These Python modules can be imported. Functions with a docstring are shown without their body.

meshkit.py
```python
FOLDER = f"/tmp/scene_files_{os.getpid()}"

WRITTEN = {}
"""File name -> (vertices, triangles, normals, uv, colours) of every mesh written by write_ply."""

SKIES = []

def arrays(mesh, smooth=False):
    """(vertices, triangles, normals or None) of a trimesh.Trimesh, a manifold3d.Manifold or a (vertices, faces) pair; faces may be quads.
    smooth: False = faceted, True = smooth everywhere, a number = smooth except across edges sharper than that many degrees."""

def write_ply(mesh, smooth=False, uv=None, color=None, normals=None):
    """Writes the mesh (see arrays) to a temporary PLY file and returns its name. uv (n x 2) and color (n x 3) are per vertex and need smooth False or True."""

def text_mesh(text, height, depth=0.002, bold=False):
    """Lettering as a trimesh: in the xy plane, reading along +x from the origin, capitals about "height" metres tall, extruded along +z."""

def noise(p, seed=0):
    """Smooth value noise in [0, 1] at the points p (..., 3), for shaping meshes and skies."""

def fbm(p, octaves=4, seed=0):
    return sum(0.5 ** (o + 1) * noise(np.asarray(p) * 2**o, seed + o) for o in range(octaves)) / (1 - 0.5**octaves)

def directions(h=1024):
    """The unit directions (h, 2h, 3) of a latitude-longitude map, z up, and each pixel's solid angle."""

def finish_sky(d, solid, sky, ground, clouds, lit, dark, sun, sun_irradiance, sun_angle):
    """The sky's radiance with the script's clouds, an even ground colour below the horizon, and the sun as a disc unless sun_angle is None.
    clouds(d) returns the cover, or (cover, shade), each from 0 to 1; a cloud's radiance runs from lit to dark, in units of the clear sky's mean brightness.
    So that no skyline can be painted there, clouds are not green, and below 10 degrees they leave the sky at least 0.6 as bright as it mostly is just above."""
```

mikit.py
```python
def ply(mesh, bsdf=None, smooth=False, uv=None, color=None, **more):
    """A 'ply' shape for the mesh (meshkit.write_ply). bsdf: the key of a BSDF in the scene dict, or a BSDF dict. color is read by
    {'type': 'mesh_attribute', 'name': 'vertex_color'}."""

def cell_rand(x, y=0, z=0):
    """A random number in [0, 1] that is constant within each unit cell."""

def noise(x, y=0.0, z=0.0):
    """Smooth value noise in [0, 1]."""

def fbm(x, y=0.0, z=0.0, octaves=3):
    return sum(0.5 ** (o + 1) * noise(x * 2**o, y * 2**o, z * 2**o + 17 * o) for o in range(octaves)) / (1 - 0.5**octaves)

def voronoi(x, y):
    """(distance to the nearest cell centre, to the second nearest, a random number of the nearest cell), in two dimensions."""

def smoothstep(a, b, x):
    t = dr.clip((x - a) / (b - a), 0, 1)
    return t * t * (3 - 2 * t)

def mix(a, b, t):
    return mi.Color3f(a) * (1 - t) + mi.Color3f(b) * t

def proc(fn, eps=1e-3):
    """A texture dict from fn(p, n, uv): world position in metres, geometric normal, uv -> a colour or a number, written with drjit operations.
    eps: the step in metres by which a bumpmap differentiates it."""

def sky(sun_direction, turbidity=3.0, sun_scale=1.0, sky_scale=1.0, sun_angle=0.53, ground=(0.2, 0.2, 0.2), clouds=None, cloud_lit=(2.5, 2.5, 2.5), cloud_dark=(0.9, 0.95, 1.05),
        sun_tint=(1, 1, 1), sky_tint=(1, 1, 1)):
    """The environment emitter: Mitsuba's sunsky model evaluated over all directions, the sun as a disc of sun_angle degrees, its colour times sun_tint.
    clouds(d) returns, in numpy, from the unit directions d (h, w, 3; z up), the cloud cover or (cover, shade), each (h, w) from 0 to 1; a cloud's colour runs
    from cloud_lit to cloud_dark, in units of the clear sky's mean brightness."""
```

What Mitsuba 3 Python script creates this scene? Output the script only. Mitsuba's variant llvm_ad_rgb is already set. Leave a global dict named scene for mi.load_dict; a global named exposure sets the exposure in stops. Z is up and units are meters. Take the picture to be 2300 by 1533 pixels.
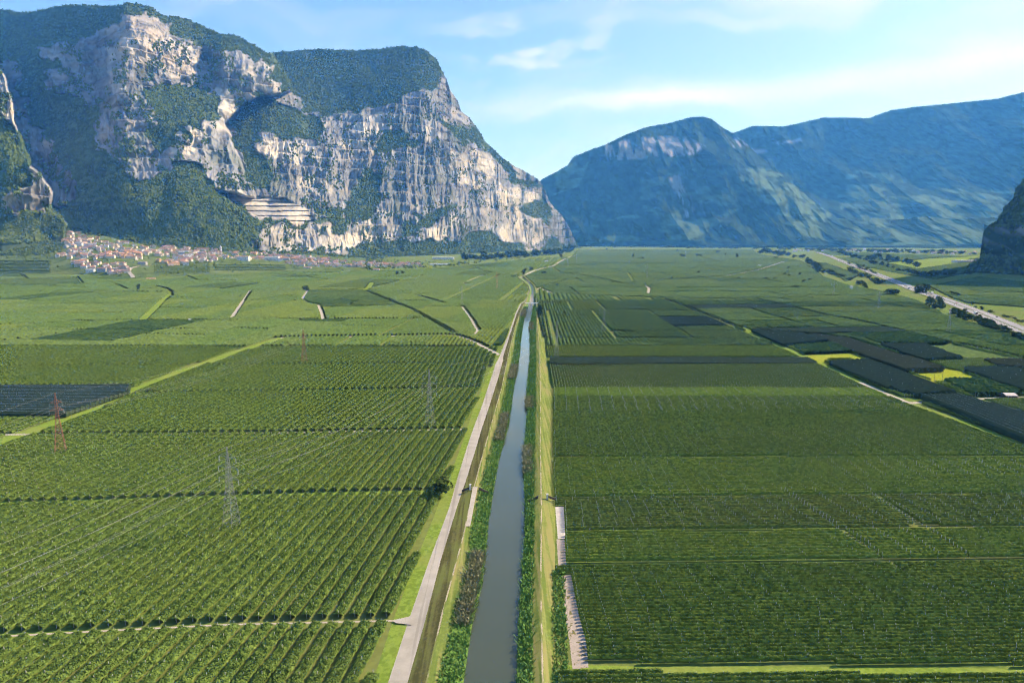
import math, random
import numpy as np, trimesh, drjit as dr, mitsuba as mi, mikit, meshkit
from mikit import proc, noise, fbm, smoothstep, mix
from scipy.interpolate import RBFInterpolator
from shapely.geometry import Polygon, LineString, MultiPolygon, Point, box as sbox
from shapely.ops import unary_union
from shapely import affinity, prepare, contains_xy

# ------------------------------------------------------------------ camera, sky, sun, exposure
T = mi.ScalarTransform4f
H, F, CX, CY, HORIZON = 120.0, 1533.0, 1150.0, 766.5, 533.0     # flying height; the survey's focal length, centre and horizon
PITCH = math.atan((CY - HORIZON) / F)
CP, SP = math.cos(PITCH), math.sin(PITCH)
SUN_AZ, SUN_EL = math.radians(57), math.radians(35)
sun_dir = [math.sin(SUN_AZ) * math.cos(SUN_EL), math.cos(SUN_AZ) * math.cos(SUN_EL), math.sin(SUN_EL)]
exposure = 2.85


def clouds(d):
    az = np.degrees(np.arctan2(d[..., 0], np.maximum(d[..., 1], -9)))
    el = np.degrees(np.arcsin(np.clip(d[..., 2], -1, 1)))
    w = np.stack([az * 0.10, el * 0.10, az * 0], -1)
    warp = meshkit.fbm(w, 4, 5) - 0.5
    b = el - az * 0.055
    # cirrus drawn out along the wind: a long rising band, wisps above it, a thin veil near the skyline
    fibre = meshkit.fbm(np.stack([(az + 3 * el) * 0.07, (b + 6 * warp) * 0.75, az * 0], -1), 5, 11)
    fine = meshkit.fbm(np.stack([(az + 2 * el) * 0.25, (el - 0.32 * az + 5 * warp) * 0.8, az * 0], -1), 5, 23)
    band = np.exp(-((b + 1.6 * warp - 9.9) / 0.95) ** 2) * np.clip((az + 6) / 16, 0, 1) ** 0.7
    high = np.exp(-((b + 3 * warp - 15.4) / 1.2) ** 2) * np.clip((az - 14) / 14, 0, 1)
    wisps = np.clip((fine - 0.53) * 4.0, 0, 1) * np.exp(-((el - 14.0) / 3.6) ** 2) * np.exp(-((az - 1.5) / 7.0) ** 2)
    thin = np.clip((fibre - 0.5) * 2.6, 0, 1) * (0.30 + 0.30 * np.clip((az + 5) / 30, 0, 1))
    veil = 0.40 * np.clip(1 - el / 9, 0, 1) + 0.06 * np.clip((az + 10) / 40, 0, 1)
    cover = veil + (0.35 + 0.8 * fibre) * (0.80 * band + 0.45 * high) + 0.62 * wisps + thin * np.clip(el / 6, 0, 1) * 0.8
    return np.clip(cover, 0, 0.92), np.clip(0.25 - 0.2 * band, 0, 1)


scene = {
    "camera": {"type": "perspective", "fov": math.degrees(2 * math.atan(CX / F)), "fov_axis": "x", "near_clip": 1.0, "far_clip": 40000.0,
               "to_world": T().look_at(origin=[0, 0, H], target=[0, CP, H - SP], up=[0, 0, 1]), "medium": {"type": "ref", "id": "air"}},
    "sky": mikit.sky(sun_dir, turbidity=3.0, clouds=clouds, cloud_lit=(2.2, 2.3, 2.4), cloud_dark=(1.3, 1.5, 1.75), sky_tint=(0.65, 0.765, 0.98), sun_tint=(0.95, 1.0, 1.22)),
    "air": {"type": "homogeneous", "albedo": {"type": "rgb", "value": [0.95, 0.96, 0.97]}, "sigma_t": {"type": "rgb", "value": [0.38e-5, 1.75e-5, 5.2e-5]}},
}
labels = {"sky": {"label": "pale blue sky with streaks of thin white cloud", "kind": "structure"}}
rng = np.random.default_rng(7)
random.seed(7)
COUNT = {}


def key(name):
    COUNT[name] = COUNT.get(name, -1) + 1
    return name if COUNT[name] == 0 else f"{name}_{COUNT[name]:03d}"


def tag(k, label=None, cat=None, group=None, kind=None):
    labels[k] = {a: b for a, b in (("label", label), ("category", cat), ("group", group), ("kind", kind)) if b}


# ------------------------------------------------------------------ survey: a point of the map plan from its bearing and the height it lies at
def ray(px, py):
    cx, cy = (np.asarray(px, float) - CX) / F, -(np.asarray(py, float) - CY) / F
    return cx, CP + SP * cy, -SP + CP * cy


def G(px, py, z=0.0):
    x, y, zz = ray(px, py)
    t = (H - z) / np.maximum(-zz, 1e-5)
    return np.stack([x * t, y * t], -1)


def P(px, py, Y):
    x, y, zz = ray(px, py)
    t = np.asarray(Y, float) / y
    return np.stack([x * t, np.asarray(Y, float) + 0 * t, H + zz * t], -1)


def PL(pts, z=0.0):
    a = np.array(pts, float)
    return G(a[:, 0], a[:, 1], z)


# ------------------------------------------------------------------ materials
def diffuse(fn):
    return {"type": "twosided", "b": {"type": "diffuse", "reflectance": proc(fn)}}


def plain(r, g, b, rough=0.6, metallic=0.0):
    return {"type": "twosided", "b": {"type": "principled", "base_color": {"type": "rgb", "value": [r, g, b]}, "roughness": rough, "metallic": metallic}}


def leafy(a, b, c, s1=1.1, s2=0.035):
    """leaves: two tones leaf by leaf, a third in wide patches of the field (vigour, age of the planting)"""
    def fn(p, n, uv):
        fine = noise(p.x * s1, p.y * s1, p.z * s1)
        wide = smoothstep(0.35, 0.7, fbm(p.x * s2, p.y * s2, 0.0, 3))
        return mix(mix(a, b, smoothstep(0.2, 0.8, fine)), mix(c, b, smoothstep(0.3, 0.95, fine)), wide * 0.6)
    return fn


def grassy(a, b, c, s1=0.9, s2=0.06):
    def fn(p, n, uv):
        f1 = fbm(p.x * s1, p.y * s1, p.z * 0.5, 3)
        f2 = fbm(p.x * s2, p.y * s2, 3.0, 3)
        return mix(mix(a, b, smoothstep(0.3, 0.7, f1)), c, smoothstep(0.45, 0.75, f2) * 0.6)
    return fn


def swathes(a, b, c):
    """grass cut in passes along the levee: streaks that run with it, tufts, dry patches"""
    def fn(p, n, uv):
        run = fbm(p.x * 1.1 + p.y * 0.02, p.y * 0.035, 0.0, 3)
        tuft = fbm(p.x * 1.4, p.y * 1.1, p.z, 3)
        dry = fbm(p.x * 0.10, p.y * 0.05, 7.0, 3)
        return mix(mix(a, b, smoothstep(0.32, 0.68, run * 0.6 + tuft * 0.4)), c, smoothstep(0.42, 0.72, dry * 0.5 + run * 0.5) * 0.75)
    return fn


scene["leaf_pergola"] = diffuse(leafy((0.066, 0.116, 0.026), (0.152, 0.224, 0.048), (0.098, 0.142, 0.032)))
scene["leaf_row"] = diffuse(leafy((0.084, 0.130, 0.024), (0.208, 0.275, 0.050), (0.130, 0.170, 0.030)))
scene["leaf_row_fresh"] = diffuse(leafy((0.112, 0.168, 0.029), (0.245, 0.318, 0.055), (0.165, 0.208, 0.036)))
scene["leaf_row_olive"] = diffuse(leafy((0.098, 0.138, 0.030), (0.215, 0.266, 0.056), (0.140, 0.166, 0.038)))
scene["leaf_light"] = diffuse(leafy((0.170, 0.245, 0.032), (0.300, 0.385, 0.056), (0.215, 0.280, 0.040)))
scene["leaf_far"] = diffuse(leafy((0.050, 0.092, 0.025), (0.098, 0.152, 0.040), (0.068, 0.108, 0.030), 0.45, 0.010))
scene["leaf_far_pale"] = diffuse(leafy((0.056, 0.096, 0.028), (0.106, 0.156, 0.044), (0.078, 0.116, 0.034), 0.45, 0.010))
scene["leaf_far_deep"] = diffuse(leafy((0.046, 0.086, 0.024), (0.092, 0.142, 0.038), (0.062, 0.100, 0.028), 0.45, 0.010))
scene["leaf_far_gold"] = diffuse(leafy((0.064, 0.102, 0.024), (0.116, 0.162, 0.038), (0.086, 0.122, 0.030), 0.45, 0.010))
scene["leaf_tree"] = diffuse(leafy((0.034, 0.058, 0.018), (0.085, 0.118, 0.032), (0.046, 0.070, 0.020), 0.5, 0.02))
scene["leaf_forest"] = diffuse(leafy((0.058, 0.092, 0.026), (0.118, 0.154, 0.042), (0.094, 0.134, 0.034), 0.05, 0.004))
scene["leaf_reed"] = diffuse(leafy((0.085, 0.180, 0.036), (0.160, 0.290, 0.065), (0.120, 0.210, 0.055), 1.2, 0.12))
scene["leaf_reed_dry"] = diffuse(leafy((0.160, 0.160, 0.075), (0.320, 0.305, 0.170), (0.180, 0.205, 0.080), 1.2, 0.2))
scene["soil"] = diffuse(grassy((0.098, 0.145, 0.034), (0.150, 0.205, 0.046), (0.160, 0.165, 0.060), 0.5, 0.02))
scene["fan_green"] = diffuse(grassy((0.060, 0.095, 0.028), (0.120, 0.160, 0.045), (0.150, 0.180, 0.060), 0.05, 0.012))
scene["grass_lane"] = diffuse(grassy((0.130, 0.200, 0.030), (0.190, 0.270, 0.045), (0.200, 0.235, 0.060)))
scene["grass_bank"] = diffuse(swathes((0.105, 0.150, 0.034), (0.185, 0.225, 0.058), (0.225, 0.205, 0.085)))
scene["grass_yellow"] = diffuse(grassy((0.190, 0.230, 0.020), (0.270, 0.310, 0.035), (0.250, 0.260, 0.040)))
scene["grass_mown"] = diffuse(swathes((0.082, 0.082, 0.030), (0.165, 0.150, 0.058), (0.160, 0.190, 0.050)))


def concrete_fn(p, n, uv):
    f = fbm(p.x * 0.25, p.y * 0.25, 0.0, 4)
    g = noise(p.x * 2.2, p.y * 2.2, 0.0)
    slab = mikit.cell_rand(p.y * 0.022 + 0.4 * noise(p.x * 0.4, 0.0, 0.0), 3.0, 0.0)
    wheel = fbm((p.x + p.y * 0.02) * 1.3, p.y * 0.02, 5.0, 3)
    return mix(mix((0.30, 0.282, 0.238), (0.41, 0.385, 0.325), smoothstep(0.25, 0.75, f) * 0.5 + g * 0.2 + slab * 0.4), (0.215, 0.208, 0.182), smoothstep(0.52, 0.75, wheel) * 0.6)


def gravel_fn(p, n, uv):
    f, g = fbm(p.x * 0.5, p.y * 0.5, 0.0, 3), noise(p.x * 3.0, p.y * 3.0, 1.0)
    return mix((0.29, 0.268, 0.215), (0.46, 0.43, 0.36), f * 0.6 + g * 0.4)


def pink_gravel_fn(p, n, uv):
    f, g = fbm(p.x * 0.6, p.y * 0.6, 0.0, 3), noise(p.x * 2.6, p.y * 2.6, 1.0)
    return mix(mix((0.26, 0.222, 0.185), (0.41, 0.365, 0.31), f * 0.6 + g * 0.4), (0.14, 0.13, 0.05), smoothstep(0.62, 0.78, fbm(p.x * 0.9, p.y * 0.9, 4.0, 3)))


def asphalt_fn(p, n, uv):
    return mix((0.24, 0.242, 0.245), (0.33, 0.332, 0.335), fbm(p.x * 0.05, p.y * 0.05, 0.0, 3))


scene["concrete_road"] = diffuse(concrete_fn)
scene["gravel"] = diffuse(gravel_fn)
scene["dirt"] = diffuse(lambda p, n, uv: mix(mix((0.27, 0.235, 0.155), (0.42, 0.375, 0.27), noise(p.x * 2.4, p.y * 1.2, 0.0)), (0.16, 0.19, 0.055), smoothstep(0.46, 0.66, fbm(p.x * 1.2, p.y * 0.16, 2.0, 3))))
scene["gravel_white"] = diffuse(lambda p, n, uv: mix((0.36, 0.34, 0.30), (0.56, 0.53, 0.47), fbm(p.x * 1.2, p.y * 1.2, 0.0, 3)))
scene["grass_lush"] = diffuse(grassy((0.085, 0.160, 0.034), (0.140, 0.235, 0.050), (0.160, 0.200, 0.060), 1.0, 0.12))
scene["gravel_pink"] = diffuse(pink_gravel_fn)
scene["asphalt"] = diffuse(asphalt_fn)
scene["water_skin"] = {"type": "bumpmap", "arbitrary": proc(lambda p, n, uv: 0.012 * fbm(p.x * 0.55, p.y * 0.33, 0.0, 3), eps=0.05), "scale": 1.0,
                       "bsdf": {"type": "principled", "base_color": {"type": "rgb", "value": [0.050, 0.062, 0.034]}, "roughness": 0.045, "specular": 0.5}}
VC = {"type": "mesh_attribute", "name": "vertex_color"}
scene["mountain_side"] = {"type": "twosided", "b": {"type": "diffuse", "reflectance": VC}}
scene["net_mesh"] = diffuse(lambda p, n, uv: mix((0.022, 0.040, 0.024), (0.052, 0.078, 0.044), fbm(p.x * 0.4, p.y * 0.4, 0.0, 3)))
scene["net_brown"] = diffuse(lambda p, n, uv: mix((0.036, 0.046, 0.024), (0.070, 0.084, 0.042), fbm(p.x * 0.4, p.y * 0.4, 0.0, 3)))
scene["post_concrete"] = plain(0.52, 0.50, 0.46)
scene["steel"] = plain(0.24, 0.26, 0.24, 0.55, 0.2)
scene["rust"] = plain(0.42, 0.17, 0.09, 0.7)
scene["wire_metal"] = plain(0.55, 0.56, 0.55, 0.4, 0.3)
scene["insulator_glass"] = plain(0.36, 0.40, 0.38, 0.3)
scene["bark"] = plain(0.07, 0.052, 0.038, 0.9)
scene["wall_white"] = plain(0.72, 0.70, 0.66)
scene["wall_cream"] = plain(0.62, 0.54, 0.42)
scene["wall_grey"] = plain(0.40, 0.39, 0.38)
scene["wall_ochre"] = plain(0.58, 0.40, 0.20)
scene["roof_tile"] = plain(0.33, 0.180, 0.120, 0.8)
scene["roof_tile_dark"] = plain(0.22, 0.125, 0.10, 0.8)
scene["roof_grey"] = plain(0.24, 0.23, 0.235, 0.7)
scene["roof_metal"] = plain(0.50, 0.51, 0.53, 0.5)
scene["glass_dark"] = plain(0.03, 0.035, 0.045, 0.1)
scene["rubber"] = plain(0.02, 0.02, 0.02, 0.9)
scene["paint_white"] = plain(0.78, 0.78, 0.77, 0.4)
scene["paint_silver"] = plain(0.42, 0.43, 0.45, 0.35)
scene["paint_dark"] = plain(0.03, 0.035, 0.05, 0.3)
scene["paint_red"] = plain(0.38, 0.03, 0.025, 0.35)
scene["paint_blue"] = plain(0.04, 0.09, 0.25, 0.35)
scene["timber"] = plain(0.065, 0.055, 0.045, 0.85)


# ------------------------------------------------------------------ mesh helpers
def put(k, mesh, bsdf, smooth=False, to_world=None, color=None):
    d = mikit.ply(mesh, bsdf, smooth, color=color)
    if to_world is not None:
        d["to_world"] = to_world
    scene[k] = d
    return d


def strip(left, right, zl, zr):
    n = len(left)
    v = np.vstack([np.c_[left, np.broadcast_to(zl, n)], np.c_[right, np.broadcast_to(zr, n)]])
    i = np.arange(n - 1)
    return v, np.vstack([np.c_[i, i + n, i + n + 1], np.c_[i, i + n + 1, i + 1]])


def flat(poly, z):
    out = []
    for g in getattr(poly, "geoms", [poly]):
        if g.area < 0.5:
            continue
        v, f = trimesh.creation.triangulate_polygon(g, engine="earcut")
        out.append((np.c_[v, np.full(len(v), z)], f))
    return join(out)


def join(ms):
    vs, fs, n = [], [], 0
    for v, f in ms:
        vs.append(v); fs.append(np.asarray(f) + n); n += len(v)
    return np.vstack(vs), np.vstack(fs)


def bar(a, b, r, r2=None, sides=4):
    a, b = np.array(a, float), np.array(b, float)
    d = (b - a) / np.linalg.norm(b - a)
    x = np.cross(d, [0, 0, 1] if abs(d[2]) < 0.9 else [1, 0, 0]); x /= np.linalg.norm(x)
    y = np.cross(d, x)
    an = np.arange(sides) * 2 * math.pi / sides + math.pi / 4
    ring = np.cos(an)[:, None] * x + np.sin(an)[:, None] * y
    v = np.vstack([a + ring * r, b + ring * (r if r2 is None else r2)])
    i = np.arange(sides); j = (i + 1) % sides
    f = np.vstack([np.c_[i, j, j + sides], np.c_[i, j + sides, i + sides], [[0, k + 1, k] for k in range(1, sides - 1)], [[sides, sides + k, sides + k + 1] for k in range(1, sides - 1)]])
    return v, f


def block(x0, x1, y0, y1, z0, z1):
    m = trimesh.creation.box(bounds=[[x0, y0, z0], [x1, y1, z1]])
    return np.array(m.vertices), np.array(m.faces)


def leaves(c, nrm, size, r):
    """square leaf clusters: centres c, mean normals nrm, edge length size"""
    n = len(c)
    nn = nrm + r.normal(0, 0.55, (n, 3)); nn /= np.linalg.norm(nn, axis=1, keepdims=True)
    a = np.cross(nn, r.normal(0, 1, (n, 3))); a /= np.linalg.norm(a, axis=1, keepdims=True)
    b = np.cross(nn, a)
    s = np.broadcast_to(size, n)[:, None] * 0.5
    v = np.stack([c - a * s - b * s * 0.7, c + a * s - b * s * 0.7, c + a * s * 0.8 + b * s, c - a * s * 0.8 + b * s], 1).reshape(-1, 3)
    k = np.arange(n)[:, None] * 4
    return v, np.vstack([k + [0, 1, 2], k + [0, 2, 3]])


def move(x, y, z=0.0, rot=0.0, s=(1, 1, 1)):
    c, q = math.cos(rot), math.sin(rot)
    s = (s, s, s) if np.isscalar(s) else s
    return T(np.array([[c * s[0], -q * s[1], 0, x], [q * s[0], c * s[1], 0, y], [0, 0, s[2], z], [0, 0, 0, 1.0]]))



# ------------------------------------------------------------------ ground
put("ground", (np.array([[-9000, -300, 0], [12000, -300, 0], [12000, 13000, 0], [-9000, 13000, 0.0]]), np.array([[0, 1, 2], [0, 2, 3]])), "soil")
tag("ground", "flat green valley floor under the orchards and vineyards", kind="structure")


# ------------------------------------------------------------------ mountains: surveyed points (bearing px, height py, distance Y), a surface through them, relief on it
def inside(poly, px, py):
    return contains_xy(Polygon(poly), px.ravel(), py.ravel()).reshape(px.shape)


def ridged(p, octaves, seed):
    return sum(0.5 ** o * (1 - np.abs(2 * meshkit.noise(p * 2 ** o, seed + o) - 1)) for o in range(octaves)) / (2 - 0.5 ** (octaves - 1))


def interp(pts, x):
    a = np.array(pts, float)
    return np.interp(x, a[:, 0], a[:, 1])


def through(ctrl, px, py):
    c = np.array(ctrl, float)
    g = RBFInterpolator(c[:, :2] / 100, c[:, 2], kernel="linear", smoothing=0.02)
    return g(np.c_[px.ravel(), py.ravel()] / 100).reshape(px.shape)


def soft(mask, n):
    m = mask.astype(float)
    for _ in range(n):
        q = np.pad(m, 1, mode="edge")
        m = (q[:-2, 1:-1] + q[2:, 1:-1] + q[1:-1, :-2] + q[1:-1, 2:] + 2 * q[1:-1, 1:-1]) / 6
    return m


def grid_faces(nu, nv):
    i, j = np.meshgrid(np.arange(nu - 1), np.arange(nv - 1), indexing="ij")
    a = i * nv + j
    q = np.stack([a, a + 1, a + nv + 1, a + nv], -1).reshape(-1, 4)
    return np.vstack([q[:, [0, 1, 2]], q[:, [0, 2, 3]]])


CREST = [(-320, 60), (-200, 45), (-100, 30), (0, 22), (30, 26), (62, 30), (100, 22), (150, 13), (200, 13), (255, 16), (285, 9), (310, 9), (340, 18), (370, 38), (405, 41), (440, 52), (480, 72),
         (500, 80), (530, 80), (560, 96), (600, 119), (640, 116), (700, 111), (760, 113), (800, 114), (850, 111), (900, 105), (935, 106), (960, 115), (980, 133), (992, 158), (1003, 178), (1012, 205),
         (1028, 226), (1036, 250), (1052, 262), (1075, 292), (1090, 318), (1120, 348), (1150, 370), (1185, 388), (1208, 402), (1222, 420), (1232, 448), (1246, 468), (1262, 484), (1278, 508), (1288, 532), (1296, 550), (1312, 562)]
FOOT = [(-320, 545), (0, 549), (110, 545), (150, 520), (240, 532), (330, 553), (450, 566), (560, 573), (700, 578), (800, 583), (900, 586), (1000, 583), (1100, 579), (1200, 573), (1290, 565), (1312, 564)]
B = [(-320, 60, 6200), (-200, 45, 5900), (-100, 30, 5700), (0, 22, 5500), (60, 30, 5400), (150, 12, 5300), (220, 12, 5100), (300, 9, 4850), (370, 38, 4950), (440, 52, 5050), (500, 78, 5050), (560, 98, 5050), (600, 119, 5150),
     (640, 165, 5150), (655, 195, 5120), (-200, 200, 5200), (0, 120, 5150), (60, 120, 4850), (130, 90, 4800), (200, 60, 4760), (243, 55, 4720), (100, 150, 4640), (160, 100, 4660), (60, 200, 4560), (118, 215, 4260), (60, 260, 4480),
     (285, 30, 4620), (266, 100, 4220), (252, 160, 4090), (246, 215, 4000), (236, 262, 3900), (242, 100, 4560), (226, 150, 4560), (196, 180, 4480), (150, 210, 4340), (215, 215, 4300),
     (340, 80, 4400), (400, 110, 4560), (440, 130, 4740), (330, 160, 4290), (400, 180, 4440), (450, 180, 4600), (470, 130, 4900), (485, 190, 4680), (497, 112, 4780), (505, 160, 4600), (560, 150, 4720), (610, 160, 4880),
     (645, 185, 5010), (520, 205, 4560), (600, 205, 4780), (655, 207, 4980), (560, 118, 4980), (420, 75, 4900), (360, 45, 4830), (280, 200, 3990), (350, 222, 4060), (420, 232, 4170), (480, 232, 4340), (520, 250, 4520),
     (505, 276, 4420), (150, 260, 4180), (200, 300, 3790), (260, 300, 3790), (340, 300, 3850), (420, 290, 3920), (480, 290, 4060), (515, 305, 4160), (110, 330, 3960), (130, 290, 4120), (150, 350, 3720), (250, 380, 3580),
     (350, 360, 3680), (395, 340, 3730), (470, 350, 3860), (522, 350, 4000), (548, 390, 3940), (572, 440, 3760), (150, 400, 3680), (185, 470, 3420), (110, 420, 3800), (200, 450, 3400), (300, 450, 3340), (400, 430, 3410),
     (480, 425, 3540), (540, 440, 3660), (60, 430, 3700), (0, 430, 3600), (-200, 400, 3700), (90, 500, 3250), (0, 520, 3150), (-320, 540, 3200), (150, 515, 3260), (240, 530, 3230), (330, 550, 3200), (450, 564, 3260), (560, 570, 3360)]
A = [(-320, 100, 3700), (-150, 100, 3350), (-60, 130, 3150), (0, 150, 3060), (0, 200, 2980), (22, 205, 3010), (22, 270, 2950), (-60, 270, 2860), (-200, 250, 3150), (0, 350, 2820), (48, 330, 2900), (70, 370, 2880), (100, 405, 2950),
     (120, 440, 3000), (80, 440, 2900), (40, 400, 2780), (0, 450, 2740), (-200, 400, 2900), (60, 480, 2800), (0, 540, 2680), (100, 530, 2900), (-320, 500, 2900)]
A_EDGE = [(-400, 90), (-60, 110), (-10, 140), (8, 170), (20, 205), (32, 235), (30, 270), (46, 310), (58, 345), (70, 372), (92, 392), (106, 412), (120, 436), (112, 470), (150, 505), (130, 560), (-400, 560)]
C = [(560, 118, 6700), (605, 118, 6600), (700, 111, 6500), (800, 113, 6500), (880, 107, 6450), (940, 106, 6420), (978, 130, 6430), (995, 162, 6480), (1008, 192, 6450), (1022, 217, 6550), (1036, 250, 6620), (1052, 262, 6650), (1075, 290, 6750),
     (1092, 320, 6880), (1130, 355, 7000), (1170, 380, 7200), (1210, 405, 7480), (1225, 430, 7560), (1248, 470, 7680), (1266, 490, 7740), (1285, 530, 7800), (1297, 552, 7850), (650, 192, 5720), (700, 226, 5540), (760, 235, 5600),
     (820, 235, 5600), (870, 218, 5680), (940, 192, 5850), (990, 212, 6080), (700, 160, 6050), (800, 160, 6080), (900, 150, 6100), (960, 150, 6200), (960, 215, 5780), (700, 256, 5320), (760, 256, 5380), (820, 256, 5460), (900, 244, 5560),
     (960, 252, 5720), (1000, 262, 5960), (1040, 282, 6280), (545, 285, 4720), (565, 340, 4480), (580, 400, 4260), (590, 438, 4120), (560, 235, 4980), (620, 225, 5060), (680, 245, 5180), (600, 290, 4720), (570, 290, 4740), (640, 295, 4820),
     (610, 335, 4600), (650, 340, 4640), (700, 340, 4800), (718, 318, 4960), (760, 330, 5010), (803, 300, 5180), (812, 340, 5130), (850, 330, 5200), (900, 330, 5350), (970, 330, 5560), (1030, 330, 5900), (1080, 345, 6380), (630, 420, 4290),
     (700, 430, 4520), (780, 420, 4780), (830, 400, 4990), (850, 430, 4960), (930, 420, 5210), (1000, 420, 5520), (1070, 420, 6000), (1140, 420, 6600), (1200, 430, 7200), (560, 440, 4050), (600, 468, 4020), (520, 440, 3850), (650, 500, 3900),
     (700, 500, 4120), (780, 492, 4420), (800, 470, 4600), (850, 485, 4640), (920, 495, 4850), (1000, 480, 5200), (1030, 500, 5300), (1080, 490, 5750), (1150, 500, 6400), (1220, 500, 7100), (1262, 520, 7560), (560, 500, 3600), (600, 503, 3740),
     (570, 530, 3480), (600, 556, 3600), (630, 520, 3780), (640, 550, 3760), (700, 556, 3860), (800, 560, 4200), (840, 545, 4480), (900, 556, 4560), (1000, 546, 5000), (1100, 546, 5650), (1180, 550, 6420), (1230, 556, 7050), (1290, 556, 7700),
     (800, 580, 4000), (900, 584, 4300), (1000, 580, 4750), (1100, 576, 5400), (1200, 570, 6400), (1310, 562, 7800), (600, 574, 3500), (700, 577, 3700), (450, 300, 4900), (450, 500, 3800)]
B_AREA = [(-400, -50), (600, -50), (606, 119), (640, 162), (656, 192), (656, 206), (600, 214), (556, 226), (528, 250), (506, 278), (518, 305), (530, 345), (548, 385), (566, 420), (576, 444), (545, 440), (500, 430), (478, 424), (492, 438), (520, 452),
          (545, 480), (572, 498), (566, 530), (574, 580), (-400, 600)]
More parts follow.
